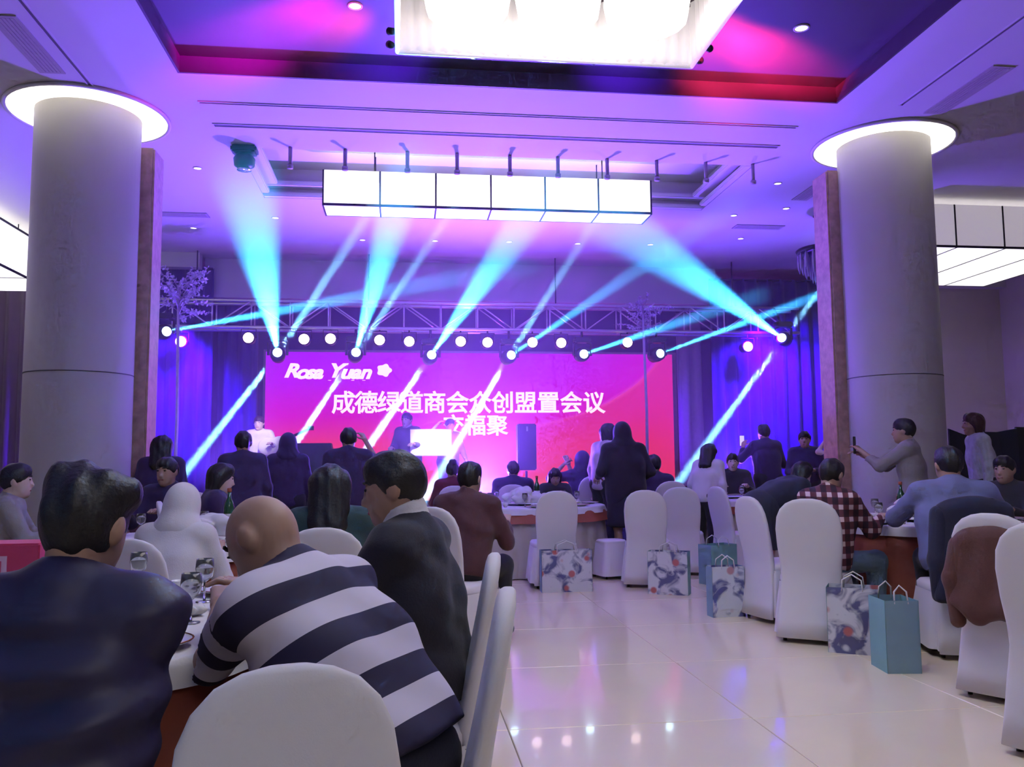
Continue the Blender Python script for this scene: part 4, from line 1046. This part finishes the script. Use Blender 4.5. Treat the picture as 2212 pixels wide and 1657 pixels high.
p = at(385, 700, 13.2); ba = branches(p[0], 13.2, 0.0, 4.3, .8, 'silver branch arrangement on a tall stem beside the blue stage curtain', 1, 34)
p = at(1392, 700, 13.9); branches(p[0], 13.95, 0.4, 4.15, .6, 'silver branch arrangement rising at the corner of the big screen', 2, 24)
p = at(1778, 545, 11.5)
t = thing('crystal_bracket', 'dark crystal hanging bracket fixed to the ceiling by the beige wall column', 'decoration', (p[0], 11.5, HC-.006))
lathe('bracket_plate', [(.12, 0), (.12, -.02), (.03, -.03)], m_dark, t, 16); tube('bracket_rod', [(0, 0, -.02), (0, 0, -.55)], .012, m_dark, t)
lathe('crystal_tier', [(.36, -.50), (.38, -.52), (.36, -.56), (.2, -.58)], m_dark, t, 24)
m_cry = mat('smoky_crystal', (.30, .24, .36), .15, noise=.2, coat=.5)
d0 = None
for ring, (rr, zz, cnt) in enumerate(((.34, -.56, 18), (.25, -.56, 14), (.15, -.56, 9), (.06, -.56, 4))):
    for k in range(cnt):
        a = 2*math.pi*k/cnt+ring; ln = .22+.1*(3-abs(ring-1.5))
        if d0 is None:
            d0 = lathe('crystal_drop', [(.004, 0), (.022, -.05), (.028, -.16), (.018, -.28), (.003, -.34)], m_cry, t, 6, False); dd = d0
        else: dd = d0.copy(); link(dd, t)
        dd.location = (rr*math.cos(a), rr*math.sin(a), zz); dd.scale = (1, 1, .8+.25*ring)

# ------------------------------------------------------------------ the guests
navy = cloth('navy_shirt', (.024, .019, .066), rough=.5, bump=.03, sheen=0); black = cloth('black_suit', (.012, .010, .022)); white = cloth('white_shirt', (.62, .58, .62)); dk = cloth('charcoal_cloth', (.03, .03, .04))
maroon = cloth('maroon_cloth', (.075, .02, .026)); blue = cloth('pale_blue_shirt', (.16, .17, .36)); grey = cloth('grey_cloth', (.26, .23, .24)); darkred = cloth('dark_red_cloth', (.13, .012, .03))
violet = cloth('dark_violet_cloth', (.04, .02, .09)); jeans = cloth('blue_jeans', (.13, .20, .30), bump=.3); cream = cloth('cream_cloth', (.55, .50, .47)); teald = cloth('dark_teal_cloth', (.02, .05, .06))
def banded(name, a, b, width):
    m = bpy.data.materials.new(name); m.use_nodes = True; nt = m.node_tree; bs = nt.nodes['Principled BSDF']; bs.inputs['Roughness'].default_value = .8
    at_ = nt.nodes.new('ShaderNodeAttribute'); at_.attribute_name = 'band'
    dv = nt.nodes.new('ShaderNodeMath'); dv.operation = 'DIVIDE'; dv.inputs[1].default_value = width
    fr = nt.nodes.new('ShaderNodeMath'); fr.operation = 'FRACT'; gt = nt.nodes.new('ShaderNodeMath'); gt.operation = 'GREATER_THAN'; gt.inputs[1].default_value = .5
    mx = nt.nodes.new('ShaderNodeMix'); mx.data_type = 'RGBA'; mx.inputs[6].default_value = (*a, 1); mx.inputs[7].default_value = (*b, 1)
    nt.links.new(at_.outputs['Fac'], dv.inputs[0]); nt.links.new(dv.outputs[0], fr.inputs[0]); nt.links.new(fr.outputs[0], gt.inputs[0]); nt.links.new(gt.outputs[0], mx.inputs[0]); nt.links.new(mx.outputs[2], bs.inputs['Base Color'])
    return m
stripe = banded('navy_white_stripes', (.60, .55, .68), (.02, .015, .055), .132)
def plaidmat():
    m = bpy.data.materials.new('plaid_cloth'); m.use_nodes = True; nt = m.node_tree; bs = nt.nodes['Principled BSDF']; bs.inputs['Roughness'].default_value = .85
    tc = nt.nodes.new('ShaderNodeTexCoord'); sp = nt.nodes.new('ShaderNodeSeparateXYZ'); nt.links.new(tc.outputs['Object'], sp.inputs[0])
    def M_(op, a, b=0.0):
        n = nt.nodes.new('ShaderNodeMath'); n.operation = op
        for i, v in enumerate((a, b)):
            if isinstance(v, (int, float)): n.inputs[i].default_value = v
            else: nt.links.new(v, n.inputs[i])
        return n.outputs[0]
    sx = M_('GREATER_THAN', M_('FRACT', M_('DIVIDE', M_('ADD', sp.outputs[0], sp.outputs[1]), .095)), .55); sz = M_('GREATER_THAN', M_('FRACT', M_('DIVIDE', sp.outputs[2], .085)), .6)
    rp = nt.nodes.new('ShaderNodeValToRGB'); rp.color_ramp.interpolation = 'CONSTANT'; e = rp.color_ramp.elements
    e[0].color = (.028, .008, .016, 1); e[1].position = .4; e[1].color = (.12, .03, .04, 1); q = e.new(.8); q.color = (.62, .45, .45, 1)
    nt.links.new(M_('MULTIPLY', M_('ADD', sx, sz), .5), rp.inputs[0]); nt.links.new(rp.outputs[0], bs.inputs['Base Color'])
    return m
plaid = plaidmat()

def nearfolds(X, Y, Z, P, d, rv, fv):
    a = X*rv[0]+Y*rv[1]+Z*rv[2]; z = Z
    f = np.sin(46*(z-.33*a)+2.2*np.sin(5*a+1))*np.clip(np.sin(9*(z-.2*a)+.8), 0, 1)
    return .013*f*np.clip(1.15-np.abs(a)*3.2, .2, 1)+.004*np.sin(70*z-22*a+4*np.sin(7*a))
person('seated man in dark navy shirt seen from behind with thick black hair', -.695, 1.77, -6, lean=14, s=.99, build=1.06, head=(-8, 6, 6), hair='tuft', top=navy, h=.0085, hs=.009,
       legs=24, hands=((-.24, .40, .84), (-.05, .41, .84)), pole=((-.6, -.3, -.9), (.3, -.5, -.9)), foldfn=nearfolds)
def bandattr(V, P, d, shl, arms):
    s0 = (V-P)@d
    for q in (-1, 1):
        e, wr = arms[q]; ba = e-shl[q]; t = np.clip(((V-shl[q])@ba)/(ba@ba), 0, 1); da = np.linalg.norm(V-shl[q]-t[:, None]*ba, axis=1)
        w2 = wr-e; t2 = np.clip(((V-e)@w2)/(w2@w2), 0, 1); db = np.linalg.norm(V-e-t2[:, None]*w2, axis=1)
        m = (da < .085) & (t > .25); s0 = np.where(m, .46-.285*t, s0)
        m = (db < .07) & (t2 > .02) & (db < da); s0 = np.where(m, .175-.255*t2, s0)
    return s0+1.0
person('bald man in navy and white striped shirt leaning over the near table', -.01, 2.1, 60, lean=37, s=1.04, build=1.12, hem=.0, head=(0, 24, 0), hair='bald', top=stripe, h=.0085, hs=.009, sleeve='long',
       legs=-14, hands=((.12, .62, .83), (.26, .62, .83)), pole=((-.7, -.2, -.8), (.6, -.3, -.9)), attr=bandattr, bottom=cloth('navy_trousers', (.016, .016, .04)), foldfn=lambda X, Y, Z, P, d, rv, fv: .003*np.sin(40*Z+20*X))
person('man in black suit with white collar sitting behind the bald man', (.085), 2.90, 70, lean=9, s=1.02, build=1.06, head=(10, 8, 0), hair='short', top=black, jacket=True, collar=white, h=.0095, hs=.009,
       hands=((-.14, .44, .825), (.18, .44, .825)), folds=.003)
def held(root, v):
    r = Matrix.Rotation(root.rotation_euler.z, 3, 'Z') @ (Vector(v)*root.scale[0]); return Vector(root.location)+r
def X_(px, py, Y): return at(px, py, Y)[0]
def guest(label, px, pyt, Y, rz, pose='sit', **k):
    p = at(px, pyt, Y)
    if pose == 'stand' and 's' not in k: k['s'] = (p[2]-k.get('z0', 0))/1.70
    return person(label, p[0], Y, rz, pose, **k)
# table on the plum curtain side
guest('guest hooded in white leaning over the table with the black phone', 352, 1035, 4.75, -12, lean=24, s=.93, hair='hood', hm=white, top=white)
guest('guest with bobbed dark hair turned sideways beside the white hooded guest', 452, 1010, 7.34, -75, s=1.0, hair='bob', top=violet, skin=SKL, head=(0, 12, 0))
guest('guest in dark violet beside the bobbed hair guest', 372, 1000, 8.0, 165, s=1.04, hair='short', top=violet)
guest('guest in grey seated before the plum wall curtain', 8, 1006, 6.45, -72, s=1.0, hair='short', top=grey, skin=SKL)
guest('dark standing guest in front of the blue curtain by the marble pilaster', 348, 935, 8.72, 0, 'stand', hair='long', top=violet)
guest('dark haired guest behind the bald man turned to the stage', 712, 1008, 4.6, 0, s=.98, hair='long', top=teald, lean=4)
guest('guest in dark coat standing under the broad cyan beam', 526, 925, 8.45, 10, 'stand', top=violet, hair='short', jacket=True)
guest('guest in dark blue standing with raised phone before the screen', 752, 918, 8.9, 0, 'stand', top=violet, hair='short', build=1.1, hands=((-.2, .3, 1.0), (.16, .42, 1.55)))
guest('guest in a blue hood seated before the monitor speaker', 622, 932, 9.6, 5, 'stand', hair='hood', hm=violet, top=violet)
guest('guest in maroon sitting turned toward the middle table', 992, 1012, 6.0, -32, s=1.0, top=maroon, hair='short', lean=14, build=1.1, folds=.004)
# stage people
pst = .40
guest('performer in cream holding an instrument on the stage by the leg curtain', 563, 896, 14.6, 172, 'stand', z0=pst, top=cream, skin=SKL, hands=((-.3, .35, 1.2), (.15, .3, 1.05)), hair='short', hm=HAIRB, group='people on the stage')
guest('presenter in dark blazer and white shirt holding a white board on the stage', 884, 889, 14.5, 150, 'stand', z0=pst, top=cloth('slate_blazer', (.09, .09, .14)), jacket=True, collar=white, skin=SKL, hands=((-.3, .38, 1.15), (.1, .4, 1.1)), group='people on the stage')
guest('presenter in pale lilac raising an arm beside the white board on the stage', 968, 902, 14.5, -160, 'stand', z0=pst, top=cloth('lilac_cloth', (.40, .38, .62)), skin=SKL, hands=((-.26, .2, .95), (.3, .2, 1.55)), group='people on the stage')
p = at(931, 956, 14.1)
t = thing('award_board', 'bright white award board held up on the stage', 'board', (p[0], 14.12, p[2]), 0)
box('board_face', (-.33, -.012, -.21), (.33, .0, .21), mat('glossy_white_board', (.9, .88, .85), .3, noise=.03), t, .004); box('board_back', (-.34, .0, -.22), (.34, .012, .22), m_alu, t)
spot('stage_key_light', (1.0, 9.2, 4.4), (p[0], 14.2, 1.5), (1.0, .92, .88), 3200, 9, .8, .1)
spot('stage_key_light', (-1.4, 9.2, 4.4), (at(563, 900, 14.6)[0], 14.6, 1.6), (1.0, .92, .88), 2600, 7, .8, .1)
p = at(600, 950, 14.35)
t = thing('guitar', 'pale guitar held by the performer on the stage', 'guitar', (p[0]-.02, 14.32, p[2]-.05), 0)
g = Blob((-.35, -.08, -.25), (.35, .08, .25), .01); g.ell((-.12, 0, -.06), (.17, .04, .15), None, .03); g.ell((.05, 0, .0), (.13, .04, .11), None, .03)
blobmesh('guitar_body', [g.skin()], cream, t); tube('guitar_neck', [(.12, -.03, .04), (.52, -.03, .22)], .022, m_foot, t); box('guitar_headstock', (.5, -.045, .2), (.6, -.02, .27), m_foot, t)
# middle tables
guest('guest with a topknot in dark red sitting before the screen', 978, 988, 11.35, 0, s=1.0, hair='bun', top=darkred)
guest('broad guest in dark violet sitting under the column loudspeaker', 1108, 1000, 11.6, -8, s=1.0, hair='short', top=violet, build=1.25)
guest('guest with bent head sitting across the table below the loudspeaker', 1196, 1010, 11.5, 180, s=.93, hair='bob', top=dk, head=(0, 18, 0))
guest('clapping hooded guest sitting beside the standing figure in black', 1262, 973, 12.1, 8, s=1.10, hair='hood', hm=violet, top=violet, hands=((-.22, .22, 1.10), (-.14, .24, 1.12)))
guest('standing figure in a long black hooded robe before the red screen', 1349, 908, 9.74, 10, 'stand', hair='hood', hm=cloth('black_robe', (.02, .012, .035)), top=cloth('black_robe', (.02, .012, .035)), jacket=True, build=1.2, hands=((-.25, .22, 1.05), (.25, .2, 1.0)), bottom=cloth('black_robe', (.02, .012, .035)), skirt=True)
guest('guest in pale blouse and dark vest standing close to the black robed figure', 1303, 910, 11.05, -60, 'stand', hair='bob', top=cloth('pale_blouse', (.45, .36, .42)), skin=SKL)
guest('guest in dark clothes sitting at the edge of the screen', 1418, 984, 10.4, 10, s=1.05, hair='short', top=violet)
guest('guest in white top leaning by the mauve leg curtain', 1520, 952, 10.15, -50, 'stand', hair='long', top=white, lean=14, skin=SKL)
guest('guest in dark jacket sitting beneath the slanted cyan beam', 1582, 985, 12.42, 160, s=1.07, hair='short', top=dk, skin=SKL)
LASTP = guest('dark guest holding up a lit phone before the blue curtain', 1655, 912, 12.4, 5, 'stand', top=violet, hands=((-.18, .35, 1.38), (.2, .3, 1.1)))
p = held(LASTP, (-.18, .39, 1.45)); t = thing('phone', 'small lit phone held up before the blue curtain', 'phone', p, 0)
box('phone_case', (-.04, -.004, -.085), (.04, .006, .085), m_black, t, .003); box('phone_screen', (-.035, -.006, -.078), (.035, -.003, .078), mat('lit_phone_screen', (.5, .5, .6), .3, emit=(.75, .7, 1.0), strength=.8), t)
guest('dark guest with folded hands standing beside the lit phone', 1738, 928, 11.7, 150, 'stand', top=violet, skin=SK, hands=((-.12, .28, 1.12), (.12, .3, 1.1)))
guest('guest raising a bare arm beside the marble pilaster', 1836, 935, 10.6, 10, 'stand', top=violet, sleeve='short', skin=SKL, hands=((-.16, .3, 1.62), (.25, .1, .85)))
# bending woman
person('woman in dark dress bending over behind the plaid shirt man', X_(1640, 1080, 7.5), 7.5, -75, 'stand', s=.92, lean=66, hair='bob', top=cloth('ink_blue_dress', (.022, .024, .05)), bottom=cloth('ink_blue_dress', (.022, .024, .05)), skirt=True, skin=SKL, sleeve='short', hands=((.0, .28, .62), (.18, .12, .50)), pole=((0, -1, 0), (0, -1, 0)))
# table before the plaid shirt man
person('man in dark red plaid shirt and jeans sitting sideways at the rust table', X_(1774, 1100, 5.95), 5.95, -66, lean=10, s=1.0, build=1.08, hair='short', top=plaid, bottom=jeans, h=.014, head=(10, 14, 0), hands=((-.10, .50, .82), (.14, .48, .82)), folds=.003)
person('man in pale blue shirt sitting with his back to the navy jacket chair', X_(2066, 1100, 5.4), 5.4, -24, lean=12, s=1.06, build=1.15, hair='short', top=blue, h=.014, head=(15, 5, 0), hands=((-.20, .48, .82), (.20, .48, .82)), pole=((-1, -.1, -.8), (1, -.2, -.8)), folds=.003)
LASTP = guest('man in grey coat photographing with a phone before the beige wall', 1970, 898, 7.7, 50, 'stand', top=grey, jacket=True, skin=SK, bottom=grey, hands=((-.12, .46, 1.36), (.02, .48, 1.32)), head=(0, 0, 0))
p = held(LASTP, (-.08, .53, 1.42)); t = thing('phone', 'dark phone held up by the man in the grey coat', 'phone', p, R(50))
box('phone_case', (-.045, -.005, -.085), (.045, .005, .085), m_black, t, .003); box('phone_lens', (-.03, -.008, .05), (-.005, -.004, .075), m_glass, t)
guest('guest in white patterned top standing before the dark folding screen', 2118, 886, 9.0, 70, 'stand', top=cloth('white_patterned_top', (.45, .46, .55), noise=.35, nscale=18), hair='bob', hm=HAIRB, skin=SK)
guest('guest in dark clothes sitting beyond the pale blue shirt man', 2178, 1003, 7.0, 120, s=1.0, top=dk, skin=SK, hair='short')

# chairs under the seated guests of the other tables
SEATS = {'guest with bobbed dark hair turned sid': 'the bobbed hair guest', 'guest in dark violet beside the bobbed': 'the guest in dark violet before the blue curtain', 'guest in grey seated before the plum w': 'the guest in grey',
         'dark haired guest behind the bald man ': 'the long haired guest in dark teal', 'guest with a topknot in dark red sitti': 'the topknot guest in dark red', 'broad guest in dark violet sitting und': 'the broad guest below the loudspeaker',
         'guest with bent head sitting across th': 'the guest with bent head', 'clapping hooded guest sitting beside t': 'the clapping hooded guest', 'guest in dark clothes sitting at the e': 'the guest at the screen edge',
         'guest in dark jacket sitting beneath t': 'the guest in the dark jacket under the slanted beam', 'guest in dark clothes sitting beyond t': 'the guest beyond the pale blue shirt man'}
for o in [o for o in bpy.data.objects if o.parent is None and o.get('category') == 'person' and o['label'][:38] in SEATS]:
    a = o.rotation_euler.z; f = Vector((-math.sin(a), math.cos(a), 0))
    dup(chair0, Vector(o.location)-f*.07, a, 'white covered chair under %s' % SEATS[o['label'][:38]], None, o.scale[0])

# ------------------------------------------------------------------ haze before the stage
bm = bmesh.new(); bmesh.ops.create_cube(bm, size=1)
for v in bm.verts: v.co = Vector((v.co.x*13.6, (v.co.y+.5)*8.6, (v.co.z+.5)*4.72))
hz = bpy.data.materials.new('stage_haze'); hz.use_nodes = True; nt = hz.node_tree; nt.nodes.clear()
out = nt.nodes.new('ShaderNodeOutputMaterial'); vs = nt.nodes.new('ShaderNodeVolumeScatter'); vs.inputs['Anisotropy'].default_value = 0.25; vs.inputs['Color'].default_value = (1, 1, 1, 1)
tc = nt.nodes.new('ShaderNodeTexCoord'); sp = nt.nodes.new('ShaderNodeSeparateXYZ'); nt.links.new(tc.outputs['Object'], sp.inputs[0])
mr = nt.nodes.new('ShaderNodeMapRange'); mr.inputs[1].default_value = 0.0; mr.inputs[2].default_value = 6.5; mr.inputs[3].default_value = 0.0; mr.inputs[4].default_value = 0.032
nt.links.new(sp.outputs[1], mr.inputs[0]); nt.links.new(mr.outputs[0], vs.inputs['Density']); nt.links.new(vs.outputs[0], out.inputs['Volume'])
hzo = frombm('stage_haze', bm, hz); hzo.location = (1.1, 7.6, .05)
tag(hzo, 'thin bluish haze hanging before the stage', 'haze', None, 'stuff')
